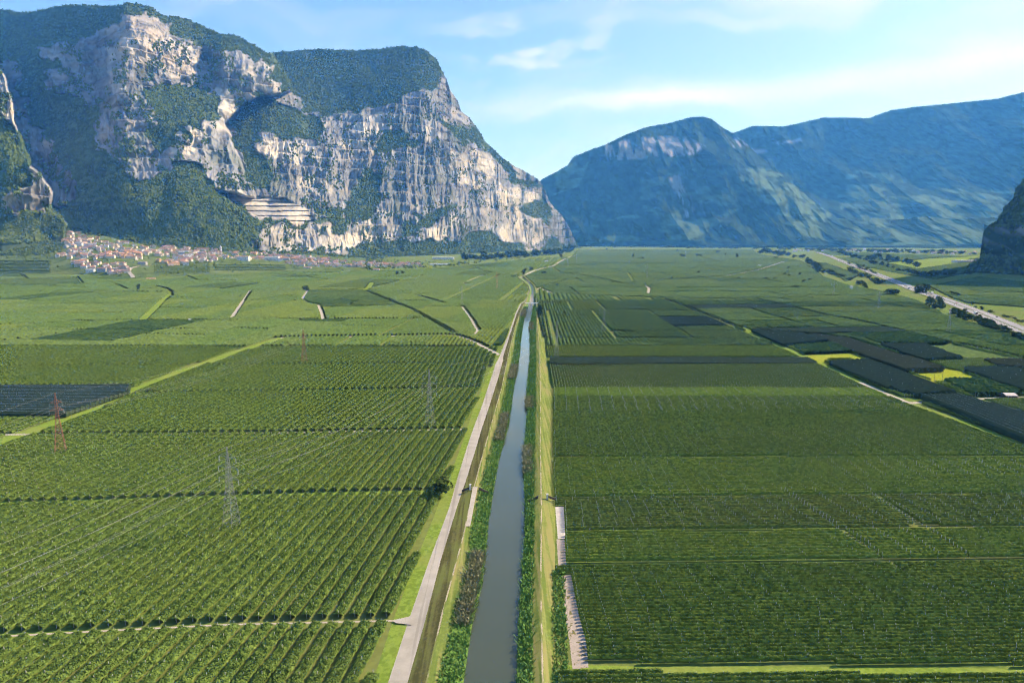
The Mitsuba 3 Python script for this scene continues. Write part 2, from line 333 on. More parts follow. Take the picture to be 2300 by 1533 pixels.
WOODS = [[(-400, -40), (0, -40), (600, -40), (600, 119), (660, 195), (620, 165), (560, 122), (500, 108), (440, 92), (395, 70), (340, 34), (284, 26), (262, 44), (215, 75), (160, 92), (90, 98), (50, 140), (0, 130), (-400, 130)],
         [(60, 215), (160, 215), (225, 250), (200, 300), (235, 345), (300, 400), (350, 405), (400, 352), (440, 362), (490, 425), (545, 470), (582, 505), (574, 580), (330, 560), (150, 525), (140, 470), (180, 450), (120, 330), (80, 280)],
         [(318, 182), (370, 196), (440, 196), (476, 218), (505, 262), (486, 292), (430, 280), (400, 300), (350, 262)], [(345, 270), (400, 282), (430, 300), (380, 330), (340, 320)], [(30, 150), (70, 110), (130, 120), (100, 210), (60, 240)],
         [(528, 228), (600, 212), (690, 244), (726, 270), (715, 308), (650, 310), (600, 306), (575, 318), (600, 400), (592, 440), (560, 405), (520, 300)],
         [(600, -40), (1000, -40), (1000, 175), (968, 200), (930, 196), (880, 215), (845, 240), (780, 246), (740, 250), (690, 236), (655, 200), (600, 125)], [(770, 500), (768, 470), (800, 428), (828, 385), (850, 400), (846, 460), (815, 500)],
         [(688, 448), (735, 470), (790, 512), (742, 508), (700, 484)], [(880, 540), (890, 505), (945, 470), (1018, 452), (1020, 474), (960, 488), (925, 530)], [(800, 566), (850, 535), (905, 548), (960, 546), (1040, 530), (1120, 528), (1160, 555), (1232, 560), (1238, 540), (1270, 545), (1312, 556), (1312, 600), (560, 600), (560, 572), (700, 566)],
         [(1060, 262), (1100, 325), (1160, 370), (1225, 412), (1226, 428), (1180, 418), (1120, 372), (1080, 330), (1040, 300)], [(-400, 455), (60, 475), (110, 468), (150, 520), (150, 600), (-400, 600)], [(-400, 150), (0, 235), (36, 300), (66, 372), (60, 420), (0, 440), (-400, 430)],
         [(560, 494), (600, 498), (700, 500), (770, 502), (800, 515), (700, 508), (620, 506), (575, 508)], [(100, 445), (148, 470), (150, 520), (95, 490)], [(850, 300), (960, 310), (900, 335), (840, 345)], [(1170, 470), (1230, 440), (1240, 500), (1200, 490)], [(955, 268), (1040, 290), (1060, 330), (1010, 300)]]
SCARS = [[(255, 105), (300, 60), (380, 80), (436, 100), (452, 172), (395, 165), (335, 184), (322, 152), (262, 172)], [(545, 148), (600, 135), (652, 196), (600, 206), (548, 190)], [(476, 196), (520, 205), (545, 240), (520, 255), (502, 278)], [(395, 292), (470, 286), (430, 340), (388, 345)],
         [(474, 420), (565, 440), (640, 445), (700, 475), (706, 502), (600, 500), (528, 462)], [(572, 512), (690, 506), (770, 512), (815, 535), (805, 562), (620, 562), (572, 545)], [(915, 545), (935, 515), (1028, 474), (1036, 524), (1000, 535)], [(798, 270), (850, 258), (895, 250), (880, 290), (822, 300), (812, 345)],
         [(960, 262), (1012, 275), (985, 330), (962, 325)], [(1010, 330), (1100, 345), (1110, 400), (1060, 430), (1020, 400)], [(1110, 410), (1210, 440), (1225, 540), (1130, 550), (1130, 480)], [(590, 305), (650, 312), (700, 315), (720, 350), (670, 365), (600, 350)], [(650, 400), (760, 405), (740, 440), (660, 440)],
         [(0, 230), (34, 240), (34, 275), (0, 255)], [(40, 395), (70, 400), (40, 455), (0, 470), (0, 420)], [(240, 110), (285, 100), (280, 210), (248, 215)], [(800, 470), (890, 480), (900, 540), (800, 540)]]


def build_massif():
    px0 = np.arange(-320, 1313, 1.7)
    nv = 310
    crest = interp(CREST, px0) + 2.2 * (meshkit.fbm(np.c_[px0 * 0.12, px0 * 0, px0 * 0], 3, 3) - 0.5)
    foot = np.maximum(interp(FOOT, px0), crest + 1)
    v = np.linspace(0, 1, nv)
    px = np.broadcast_to(px0[:, None], (len(px0), nv)).copy()
    py = crest[:, None] + v * (foot - crest)[:, None]
    wob = 62 * (meshkit.fbm(np.stack([px * 0.03, py * 0.04, px * 0], -1), 5, 41) - 0.5)
    wox = 62 * (meshkit.fbm(np.stack([px * 0.03, py * 0.04, px * 0 + 5], -1), 5, 47) - 0.5)
    ma, mb = soft(inside(A_EDGE, px + wox * 0.15, py), 2), soft(inside(B_AREA, px + wox * 0.15, py + wob * 0.1), 2)
    Y = through(C, px, py)
    Y = Y * (1 - mb) + through(B, px, py) * mb
    Y = Y * (1 - ma) + through(A, px, py) * ma
    w = P(px, py, Y)
    wood = np.zeros(px.shape)
    for q in WOODS:
        wood = np.maximum(wood, soft(inside(q, px + wox, py + wob), 3))
    scar = np.zeros(px.shape)
    for q in SCARS:
        scar = np.maximum(scar, soft(inside(q, px + wox * 0.5, py + wob * 0.5), 4))
    # relief: buttresses and chimneys running down the wall, ledges along the beds of the rock
    fx = P(px0, foot, interp([(-320, 3300), (0, 3300), (300, 3400), (600, 3700), (900, 4700), (1100, 5800), (1200, 6800), (1312, 8000)], px0))
    arc = np.r_[0, np.cumsum(np.hypot(np.diff(fx[:, 0]), np.diff(fx[:, 1])))]
    along = arc[:, None] + 70 * (meshkit.fbm(np.stack([px * 0.02, py * 0.02, px * 0 + 9], -1), 3, 55) - 0.5)
    q = np.stack([along / 200, w[..., 2] / 520, along * 0], -1)
    fl = 0.55 * (ridged(q, 4, 61) - 0.55) + 0.75 * (ridged(np.stack([along / 430, w[..., 2] / 640, along * 0 + 21], -1), 3, 66) - 0.55)
    q2 = np.stack([along / 62, w[..., 2] / 120, along * 0 + 3], -1)
    fl3 = ridged(np.stack([along / 30, w[..., 2] / 75, along * 0 + 13], -1), 3, 77) - 0.55
    crack = np.clip((ridged(np.stack([along / 17, w[..., 2] / 150, along * 0 + 31], -1), 2, 79) - 0.80) * 6, 0, 1) + np.clip((ridged(np.stack([along / 240, w[..., 2] / 13, along * 0 + 33], -1), 2, 83) - 0.86) * 5, 0, 1) * 0.7
    fl2 = ridged(q2, 4, 71) - 0.55
    q3 = np.stack([along / 700, w[..., 2] / 500, along * 0 + 8], -1)
    big = meshkit.fbm(q3, 3, 81) - 0.5
    bed = (w[..., 2] + 60 * meshkit.fbm(np.stack([along / 300, w[..., 2] / 300, along * 0], -1), 3, 91)) / 78
    ledge = (bed % 1.0) - 0.5
    rock = 1 - wood
    low = np.clip((foot[:, None] - py) / 25, 0, 1)
    quarry = soft(inside(SCARS[4], px, py), 3)
    D = low * ((215 * fl + 52 * fl2 + 34 * fl3) * (0.30 + 0.70 * rock) * (1 - 0.8 * quarry) + 150 * big + 58 * ledge * rock * (1 - quarry) + 34 * ((py / 11.0) % 1.0 - 0.5) * quarry)
    D += 26 * wood * low * (meshkit.fbm(np.stack([along / 120, w[..., 2] / 120, along * 0], -1), 4, 95) - 0.5)
    w = P(px, py, Y - D * 0.9)
    # rock colours: grey weathered limestone, dark water streaks, fresh cream and ochre scars; grass and scrub on what is not bare
    st = meshkit.fbm(np.stack([along / 24, w[..., 2] / 120, along * 0 + 2], -1), 4, 101)
    blot = meshkit.fbm(np.stack([along / 150, w[..., 2] / 110, along * 0 + 4], -1), 5, 111)
    grain = meshkit.fbm(np.stack([along / 14, w[..., 2] / 14, along * 0 + 6], -1), 3, 121)
    grey, dark, cream, ochre = (np.array(c) for c in ((0.245, 0.250, 0.246), (0.120, 0.126, 0.128), (0.50, 0.468, 0.400), (0.47, 0.395, 0.300)))
    col = grey + (dark - grey) * np.clip((st - 0.5) * 3.2 + 0.15, 0, 1)[..., None]
    fresh = np.clip(scar * 1.1 + (blot - 0.58) * 3.0 + (st - 0.60) * 0.8, 0, 1)[..., None] * np.clip(1.35 - (st - 0.45) * 2.0 * (1 - quarry), 0.25, 1)[..., None]
    col = col + ((cream + (ochre - cream) * np.clip((blot - 0.5) * 3, 0, 1)[..., None] * (1 - quarry[..., None]) * 0.7) - col) * fresh
    zone = meshkit.fbm(np.stack([along / 330, w[..., 2] / 170, along * 0 + 16], -1), 4, 127)
    col = col * ((0.74 + 0.52 * grain) * (0.62 + 0.76 * zone) * (1 - 0.42 * np.clip(crack, 0, 1)))[..., None]
    green = np.clip(wood * 1.2 + np.clip((0.47 - blot) * 4, 0, 1) * 0.5 * (1 - scar), 0, 1)[..., None]
    col = col + (np.array((0.056, 0.088, 0.028)) * (0.6 + 0.8 * grain)[..., None] - col) * green * 0.92
    nu = len(px0)
    grid = w.reshape(-1, 3)
    faces = grid_faces(nu, nv)
    # the back of the mountain, falling away behind its crest
    top = w[:, 0]
    back = [top]
    for k, (dy, dz) in enumerate(((500, -60), (1300, -500), (2200, -3000))):
        b = top + np.c_[np.zeros(nu) + top[:, 0] * dy / top[:, 1], np.full(nu, dy), np.full(nu, dz)]
        b[:, 2] = np.maximum(np.minimum(b[:, 2], top[:, 2] + dz * 0.6), -0.4)
        back.append(b)
    base = len(grid)
    extra = np.vstack(back[1:])
    bf = []
    i = np.arange(nu - 1)
    ids = [np.arange(nu) * nv] + [base + k * nu + np.arange(nu) for k in range(3)]
    for a, b in zip(ids[:-1], ids[1:]):
        bf += [np.c_[a[i], a[i + 1], b[i + 1]], np.c_[a[i], b[i + 1], b[i]]]
    # skirt under the foot
    low_edge = w[:, -1].copy(); low_edge[:, 2] = -0.4
    a, b = np.arange(nu) * nv + nv - 1, base + 3 * nu + np.arange(nu)
    bf += [np.c_[a[i], b[i], b[i + 1]], np.c_[a[i], b[i + 1], a[i + 1]]]
    allv = np.vstack([grid, extra, low_edge])
    allc = np.vstack([col.reshape(-1, 3), np.tile((0.04, 0.066, 0.024), (len(extra) + nu, 1))])
    put("mountain", (allv, np.vstack([faces] + bf)), "mountain_side", False, color=allc)
    tag("mountain", "tall limestone mountain wall with cream cliffs, dark gullies and wooded ledges above the village", kind="structure")
    return px, py, w, wood, blot, quarry


def crowns(c, h, r):
    """tree crowns seen from kilometres away: an uneven double cone each"""
    n = len(c)
    an = np.arange(4) * math.pi / 2 + r.uniform(0, 6.28, (n, 1))
    rad = h[:, None] * r.uniform(0.32, 0.58, (n, 4))
    ring = np.stack([c[:, None, 0] + np.cos(an) * rad, c[:, None, 1] + np.sin(an) * rad, c[:, None, 2] + h[:, None] * r.uniform(0.34, 0.66, (n, 4))], -1)
    apex = c + np.c_[r.normal(0, 0.08, (n, 2)) * h[:, None], h * r.uniform(0.8, 1.1, n)]
    v = np.concatenate([ring, apex[:, None], (c - np.c_[h * 0, h * 0, 0.15 * h])[:, None]], 1).reshape(-1, 3)
    k = np.arange(n)[:, None] * 6
    f = [k + [i, (i + 1) % 4, 4] for i in range(4)] + [k + [(i + 1) % 4, i, 5] for i in range(4)]
    return v, np.vstack(f)


def forest_on(name, label, px, py, w, dens, n, hmean, mat="leaf_forest", r=rng):
    """trees rooted on the slope, as many as the survey's wooded areas hold"""
    nu, nv = px.shape
    area = np.abs(np.gradient(py, axis=1)) * np.abs(np.gradient(px, axis=0))
    p = (dens * area).ravel(); p /= p.sum()
    pick = r.choice(len(p), n, p=p)
    i, j = pick // nv, pick % nv
    i2, j2 = np.clip(i + 1, 0, nu - 1), np.clip(j + 1, 0, nv - 1)
    a, b = r.uniform(0, 1, (n, 1)), r.uniform(0, 1, (n, 1))
    c = w[i, j] * (1 - a) * (1 - b) + w[i2, j] * a * (1 - b) + w[i, j2] * (1 - a) * b + w[i2, j2] * a * b
    h = hmean * r.uniform(0.55, 1.35, n)
    c[:, 2] -= h * 0.12
    put(name, crowns(c, h, r), mat)
    tag(name, label, "woodland", kind="stuff")


mpx, mpy, mw, mwood, mblot, mquarry = build_massif()
scrub = np.clip((meshkit.fbm(np.stack([mpx * 0.05, mpy * 0.05, mpx * 0 + 1], -1), 4, 131) - 0.50) * 5, 0, 1) * (1 - mquarry)
thin = np.clip((meshkit.fbm(np.stack([mpx * 0.06, mpy * 0.05, mpx * 0 + 7], -1), 4, 137) - 0.34) * 6, 0.12, 1)
forest_on("mountain_forest", "dark woods covering the ledges, crest and lower slopes of the limestone mountain", mpx, mpy, mw, np.clip(mwood ** 1.5 * thin + 0.26 * scrub * (mpy > 90), 0.0, 1), 120000, 14.0)


# ------------------------------------------------------------------ the blue range at the head of the valley, and the shaded rock on the right
def build_range(name, label, crest_pts, foot_pts, ctrl, xs, step, nv, relief, wood_col, fields, seed):
    px0 = np.arange(xs[0], xs[1] + 1, step)
    crest = interp(crest_pts, px0) + 1.6 * (meshkit.fbm(np.c_[px0 * 0.15, px0 * 0, px0 * 0], 3, seed) - 0.5)
    foot = np.maximum(interp(foot_pts, px0), crest + 1)
    px = np.broadcast_to(px0[:, None], (len(px0), nv)).copy()
    py = crest[:, None] + np.linspace(0, 1, nv) * (foot - crest)[:, None]
    Y = through(ctrl, px, py)
    w = P(px, py, Y)
    fade = np.clip((foot[:, None] - py) / 12, 0, 1)
    q = np.stack([w[..., 0] / relief[1], w[..., 2] / relief[2], w[..., 0] * 0], -1)
    D = relief[0] * fade * (ridged(q, 3, seed + 1) - 0.55) + relief[3] * fade * (meshkit.fbm(q * 6, 5, seed + 2) - 0.5)
    w = P(px, py, Y - D)
    g = meshkit.fbm(np.stack([w[..., 0] / 60, w[..., 2] / 45, w[..., 0] * 0], -1), 4, seed + 3)
    D = D + 0.16 * relief[3] * fade * (g - 0.5)
    w = P(px, py, Y - D)
    col = np.array(wood_col) * (0.55 + 0.9 * g)[..., None]
    patch = meshkit.fbm(np.stack([w[..., 0] / 260, w[..., 2] / 100, w[..., 0] * 0 + 4], -1), 4, seed + 4)
    streak = meshkit.fbm(np.stack([w[..., 0] / 60, w[..., 2] / 300, w[..., 0] * 0 + 4], -1), 4, seed + 5)
    for poly, c, amount, thr in fields:
        m = soft(inside(poly, px + 10 * (g - 0.5), py + 10 * (patch - 0.5)), 4) * np.clip(((streak if c == "rock" else patch) - thr) * 6, 0, 1) * amount
        col = col + (np.array((0.34, 0.32, 0.30) if c == "rock" else c) * (0.7 + 0.6 * g)[..., None] - col) * m[..., None]
    nu = len(px0)
    top = w[:, 0]
    extra = []
    for dy, dz in ((600, -150), (1600, -5000)):
        b = top + np.c_[top[:, 0] * dy / top[:, 1], np.full(nu, dy), np.full(nu, dz)]
        b[:, 2] = np.maximum(b[:, 2], -0.4)
        extra.append(b)
    edge = w[:, -1].copy(); edge[:, 2] = -0.4
    i = np.arange(nu - 1); base = nu * nv
    bf = []
    for a, b in ((np.arange(nu) * nv, base + np.arange(nu)), (base + np.arange(nu), base + nu + np.arange(nu))):
        bf += [np.c_[a[i], a[i + 1], b[i + 1]], np.c_[a[i], b[i + 1], b[i]]]
    a, b = np.arange(nu) * nv + nv - 1, base + 2 * nu + np.arange(nu)
    bf += [np.c_[a[i], b[i], b[i + 1]], np.c_[a[i], b[i + 1], a[i + 1]]]
    v = np.vstack([w.reshape(-1, 3)] + extra + [edge])
    c = np.vstack([col.reshape(-1, 3), np.tile(wood_col, (3 * nu, 1))])
    put(name, (v, np.vstack([grid_faces(nu, nv)] + bf)), "mountain_side", False, color=np.clip(c, 0.005, 0.7))
    tag(name, label, kind="structure")
    return px, py, w, fade


MEADOW = (0.10, 0.150, 0.070)
D_CREST = [(1195, 425), (1218, 402), (1250, 386), (1275, 371), (1288, 352), (1330, 335), (1360, 325), (1400, 305), (1450, 286), (1500, 277), (1550, 264), (1580, 262), (1600, 268), (1625, 288), (1648, 300), (1672, 318), (1700, 346), (1722, 362), (1750, 384), (1778, 408), (1800, 428), (1822, 448), (1845, 464), (1868, 480), (1880, 490), (1920, 492), (1960, 489), (2010, 494), (2080, 486), (2150, 492), (2230, 488), (2300, 498), (2600, 500)]
D_FOOT = [(1195, 552), (1300, 551), (1600, 550), (1800, 551), (2000, 553), (2200, 558), (2600, 562)]
D = [(1195, 425, 11000), (1290, 350, 10900), (1400, 305, 10900), (1500, 277, 11000), (1580, 262, 11000), (1625, 288, 10800), (1650, 300, 10700), (1700, 346, 10400), (1750, 384, 10100), (1800, 428, 9700), (1868, 480, 9300), (1250, 420, 10300), (1300, 400, 10400), (1240, 470, 9900), (1360, 330, 10700), (1420, 335, 10500), (1500, 320, 10500),
     (1560, 325, 10400), (1330, 420, 10100), (1400, 420, 10000), (1480, 410, 9800), (1600, 370, 9900), (1560, 420, 9500), (1640, 330, 10200), (1650, 380, 9700), (1620, 430, 9300), (1590, 400, 9900), (1680, 400, 9500), (1640, 470, 9050), (1560, 480, 9300), (1720, 430, 9200), (1780, 440, 9150), (1700, 490, 8900), (1660, 440, 9350), (1780, 490, 8850),
     (1840, 490, 8900), (1480, 510, 9000), (1450, 480, 9350), (1400, 500, 9400), (1320, 500, 9500), (1550, 520, 8700), (1650, 525, 8500), (1750, 515, 8500), (1800, 530, 8300), (1250, 551, 9200), (1400, 551, 8900), (1550, 551, 8400), (1700, 551, 8200), (1900, 500, 8900), (2000, 500, 8900), (2100, 495, 8900), (2300, 505, 8700), (1900, 552, 7900), (2100, 556, 7700),
     (2300, 560, 7500), (2600, 562, 7300), (2600, 500, 8600), (2000, 525, 8350), (2200, 530, 8150)]
build_range("wooded_hill", "steep wooded mountain with a pale rock band, standing before the higher blue range", D_CREST, D_FOOT, D, (1195, 2600), 2.0, 200, (420, 600, 800, 150), (0.034, 0.060, 0.026),
            [([(1350, 330), (1420, 310), (1545, 305), (1585, 330), (1560, 350), (1450, 355), (1370, 360)], "rock", 0.9, 0.42), ([(1615, 285), (1650, 300), (1680, 325), (1650, 330)], "rock", 0.8, 0.45), ([(1250, 380), (1330, 350), (1300, 420), (1240, 440)], MEADOW, 0.9, 0.40),
             ([(1440, 395), (1560, 380), (1600, 430), (1560, 480), (1440, 470)], MEADOW, 0.5, 0.46), ([(1420, 480), (1640, 430), (1660, 470), (1560, 540), (1300, 545), (1280, 520)], MEADOW, 0.8, 0.42), ([(1640, 380), (1740, 380), (1870, 482), (1850, 500), (1740, 480), (1690, 430)], MEADOW, 1.0, 0.36),
             ([(1500, 400), (1530, 390), (1560, 470), (1540, 490)], "rock", 0.6, 0.5), ([(1780, 500), (1900, 485), (2300, 480), (2400, 550), (1900, 552), (1800, 530)], MEADOW, 0.9, 0.43)], 201)
D2_CREST = [(1480, 400), (1560, 330), (1620, 305), (1650, 298), (1690, 283), (1760, 284), (1800, 276), (1850, 264), (1900, 264), (1950, 266), (2000, 248), (2050, 241), (2150, 231), (2200, 226), (2240, 222), (2300, 207), (2400, 190), (2600, 170)]
D2_FOOT = [(1480, 548), (1700, 547), (2000, 549), (2200, 552), (2600, 556)]
D2 = [(1480, 400, 12600), (1560, 330, 12700), (1650, 298, 12800), (1760, 284, 12900), (1900, 264, 12900), (2000, 248, 12800), (2200, 226, 12600), (2300, 207, 12500), (2600, 170, 12300), (1700, 330, 12500), (1800, 340, 12200), (1850, 330, 12400), (1900, 340, 12100), (1950, 400, 11300), (2000, 330, 12000), (2050, 400, 11300), (2100, 330, 11800),
      (2130, 330, 11900), (2200, 320, 11600), (2260, 330, 11500), (2300, 300, 11400), (2200, 400, 10900), (2300, 400, 10700), (1880, 440, 11000), (1800, 430, 11500), (2000, 450, 10500), (2100, 440, 10500), (2250, 450, 10200), (1900, 490, 10200), (2000, 480, 10000), (2100, 480, 9900), (2200, 480, 9700), (2600, 400, 10200), (2450, 500, 9200), (1700, 547, 10000), (2000, 549, 9500),
      (2300, 553, 9000), (2600, 556, 8800), (1500, 548, 10500)]
build_range("mountain_range", "long high mountain range, hazy blue, closing the valley on the right", D2_CREST, D2_FOOT, D2, (1480, 2600), 2.2, 180, (440, 720, 900, 150), (0.034, 0.060, 0.026),
            [([(1900, 380), (2010, 395), (1990, 440), (1930, 460), (1900, 430)], MEADOW, 0.9, 0.40), ([(1880, 440), (2300, 425), (2400, 500), (1900, 500)], MEADOW, 0.9, 0.45), ([(2020, 405), (2180, 420), (2160, 455), (2040, 450)], MEADOW, 0.8, 0.46), ([(1680, 332), (1722, 336), (1716, 345), (1690, 342)], "rock", 1.0, 0.2), ([(1735, 318), (1800, 312), (1800, 318), (1740, 324)], "rock", 0.8, 0.3)], 251)
E_CREST = [(2172, 600), (2182, 590), (2200, 582), (2203, 560), (2208, 520), (2220, 506), (2240, 495), (2256, 466), (2266, 455), (2277, 444), (2280, 424), (2292, 412), (2300, 404), (2325, 340), (2370, 220), (2430, 90), (2520, -30), (2700, -70), (3000, -60), (3300, -20)]
E_FOOT = [(2172, 608), (2200, 613), (2300, 622), (2500, 640), (3300, 700)]
E = [(2172, 604, 2430), (2203, 560, 2420), (2210, 515, 2460), (2256, 466, 2560), (2280, 430, 2620), (2300, 404, 2640), (2370, 220, 2650), (2430, 90, 2600), (2520, -30, 2560), (2700, -70, 2450), (3000, -60, 2300), (3300, -20, 2000), (2172, 608, 2400), (2200, 613, 2340), (2300, 622, 2200), (2500, 640, 1980), (3300, 700, 1300),
     (2215, 570, 2400), (2250, 560, 2330), (2250, 500, 2450), (2300, 500, 2360), (2300, 440, 2520), (2300, 580, 2260), (2500, 500, 2150), (2700, 400, 2150), (3000, 400, 1850)]
epx, epy, ew, efade = build_range("rock_spur", "steep wooded rock spur in deep shade at the right edge of the valley", E_CREST, E_FOOT, E, (2172, 3300), 2.5, 150, (70, 90, 260, 14), (0.034, 0.060, 0.026),
                                  [([(2200, 515), (2235, 505), (2275, 520), (2300, 500), (2700, 400), (2700, 640), (2285, 600), (2262, 560), (2215, 575)], "rock", 0.95, 0.40), ([(2276, 425), (2300, 420), (2300, 450), (2276, 446)], "rock", 0.9, 0.4)], 301)
eden = np.where((epy < 512) | (epy > 575), 1.0, 0.12) * (epx < 2500)
forest_on("spur_woodland", "dark trees on the ledges and at the foot of the shaded rock spur", epx, epy, ew, eden, 5000, 11.0)


# ------------------------------------------------------------------ canal, levees and the road beside it: one cross-section after another
WL = [(1600, 1033), (1533, 1041), (1410, 1059), (1313, 1083), (1243, 1091), (1174, 1097), (1104, 1108), (1035, 1120), (958, 1142), (863, 1155), (807, 1166), (754, 1171), (711, 1178), (682, 1188), (652, 1194), (641, 1191), (630, 1180), (620, 1167)]
WR = [(1600, 1157), (1533, 1161), (1417, 1164), (1313, 1170), (1243, 1175), (1209, 1179), (1139, 1179), (1070, 1177), (1007, 1178), (930, 1184), (877, 1183), (800, 1191), (757, 1190), (726, 1192), (682, 1199), (652, 1200), (641, 1197), (630, 1186), (620, 1173)]
OL = [(1600, 812), (1533, 836), (1400, 880), (1300, 917), (1200, 958), (1100, 998), (1018, 1030), (912, 1066), (817, 1106), (800, 1120), (750, 1140), (701, 1157), (682, 1166), (676, 1177), (652, 1187), (641, 1183), (620, 1158)]
RL = [(1600, 846), (1533, 871), (1400, 915), (1261, 963), (1139, 1009), (1071, 1028), (1000, 1050), (965, 1062), (912, 1082), (842, 1105), (817, 1113), (800, 1122), (750, 1142), (701, 1159), (682, 1168), (676, 1178), (652, 1188), (641, 1184), (620, 1159)]
RR = [(1600, 895), (1533, 915), (1400, 953), (1261, 989), (1139, 1026), (1071, 1049), (1000, 1071), (965, 1081), (912, 1099), (842, 1121), (807, 1130), (800, 1130), (750, 1146), (701, 1162), (682, 1171), (676, 1180), (652, 1189), (641, 1185), (620, 1160)]
TL = [(1600, 940), (1533, 955), (1375, 992), (1208, 1038), (1150, 1050), (1092, 1064), (1000, 1089), (870, 1126), (785, 1144), (736, 1156), (701, 1168), (682, 1177), (652, 1190.5), (641, 1187), (620, 1162)]
TR = [(y, x + max(0.6, (y - 533) * 0.0042)) for y, x in TL]
BL = [(1600, 985), (1533, 992), (1400, 1018), (1300, 1042), (1200, 1060), (1100, 1080), (1000, 1108), (900, 1134), (800, 1155), (750, 1163), (701, 1174), (682, 1183), (652, 1192.5), (641, 1189), (620, 1165)]
RE = [(1600, 1188), (1533, 1188), (1417, 1188), (1313, 1191), (1174, 1194), (1035, 1195), (930, 1199), (800, 1201), (726, 1201), (682, 1202.5), (652, 1202), (641, 1199), (630, 1188), (620, 1175)]
PC = [(1600, 1219), (1533, 1217), (1417, 1215), (1295, 1213), (1150, 1215), (1000, 1212.5), (900, 1213), (800, 1212), (740, 1208), (701, 1206), (682, 1205), (652, 1203), (641, 1200), (620, 1176)]
PR = [(y, x + max(0.5, (y - 533) * 0.0040)) for y, x in PC]
GR = [(1600, 1254), (1533, 1248), (1405, 1247), (1300, 1246), (1209, 1247), (1139, 1247), (1070, 1241), (1000, 1240), (933, 1242), (870, 1243), (859, 1232), (807, 1228), (757, 1221), (726, 1214), (682, 1208.5), (652, 1205.5), (641, 1203), (620, 1179)]
SECT = [(OL, 0.06), (RL, 0.25), (RR, 0.45), (TL, 2.0), (TR, 2.05), (BL, 1.1), (WL, 0.12), (WR, 0.12), (RE, 1.0), (PC, 2.0), (PR, 2.0), (GR, 0.10)]
STATIONS = 533 + 87.0 * np.exp(np.linspace(0, math.log(1067 / 87.0), 150))[::-1]


def section(line, z, ys=STATIONS):
    a = np.array(sorted(line), float)
    return G(np.interp(ys, a[:, 0], a[:, 1]), ys, z)


XS = [section(l, z) for l, z in SECT]
for k, (i, mat, lab) in enumerate(((0, "grass_lane", "bright green grass verge between the vineyard and the canal road"), (1, "concrete_road", "pale concrete road running beside the canal"), (2, "grass_mown", "brown mown grass slope between road and levee track"),
                                   (3, "dirt", "narrow pale wheel track on the left levee"), (4, "grass_bank", "yellow green grass on the left canal bank"), (5, "grass_lush", "overgrown green lower bank left of the canal"), (6, "water_skin", "grey green canal water turning blue in the distance"),
                                   (7, "grass_lush", "overgrown green lower bank right of the canal"), (8, "grass_bank", "grassy flank of the right levee above the water"), (9, "dirt", "narrow pale footpath on the right levee"), (10, "grass_bank", "broad grassy slope right of the levee footpath"))):
    name = ("verge", "canal_road", "mown_slope", "levee_track", "bank", "lower_bank", "canal_water", "lower_bank_001", "bank_001", "levee_path", "bank_002")[k]
    a, b, za, zb = XS[i], XS[i + 1], SECT[i][1], SECT[i + 1][1]
    rows = [a + (b - a) * t for t in np.linspace(0, 1, 5)]
    zr = np.linspace(za, zb, 5)
    rough = 0.0 if mat in ("water_skin", "concrete_road", "dirt") else 0.16
    V = np.stack([np.c_[r, np.full(len(r), z) + (rough * (meshkit.noise(np.c_[r * 0.6, r[:, :1] * 0]) - 0.5) if 0 < q < 4 else 0)] for q, (r, z) in enumerate(zip(rows, zr))], 1)
    put(name, (V.reshape(-1, 3), grid_faces(len(a), 5)), mat, smooth=(mat == "water_skin") and False)
    tag(name, lab, kind="structure")


def ribbon(pts, width, z, n=8):
    """a band of constant width along surveyed points"""
    c = PL(pts, z)
    t = np.r_[0, np.cumsum(np.hypot(*np.diff(c, axis=0).T))]
    s = np.linspace(0, t[-1], max(2, len(pts) * n))
    c = np.c_[np.interp(s, t, c[:, 0]), np.interp(s, t, c[:, 1])]
    d = np.gradient(c, axis=0); d /= np.linalg.norm(d, axis=1, keepdims=True)
    nrm = np.c_[-d[:, 1], d[:, 0]]
    w = width * (0.9 + 0.2 * meshkit.noise(np.c_[c * 0.05, c[:, :1] * 0]))[:, None] * 0.5
    return strip(c + nrm * w, c - nrm * w, z, z)


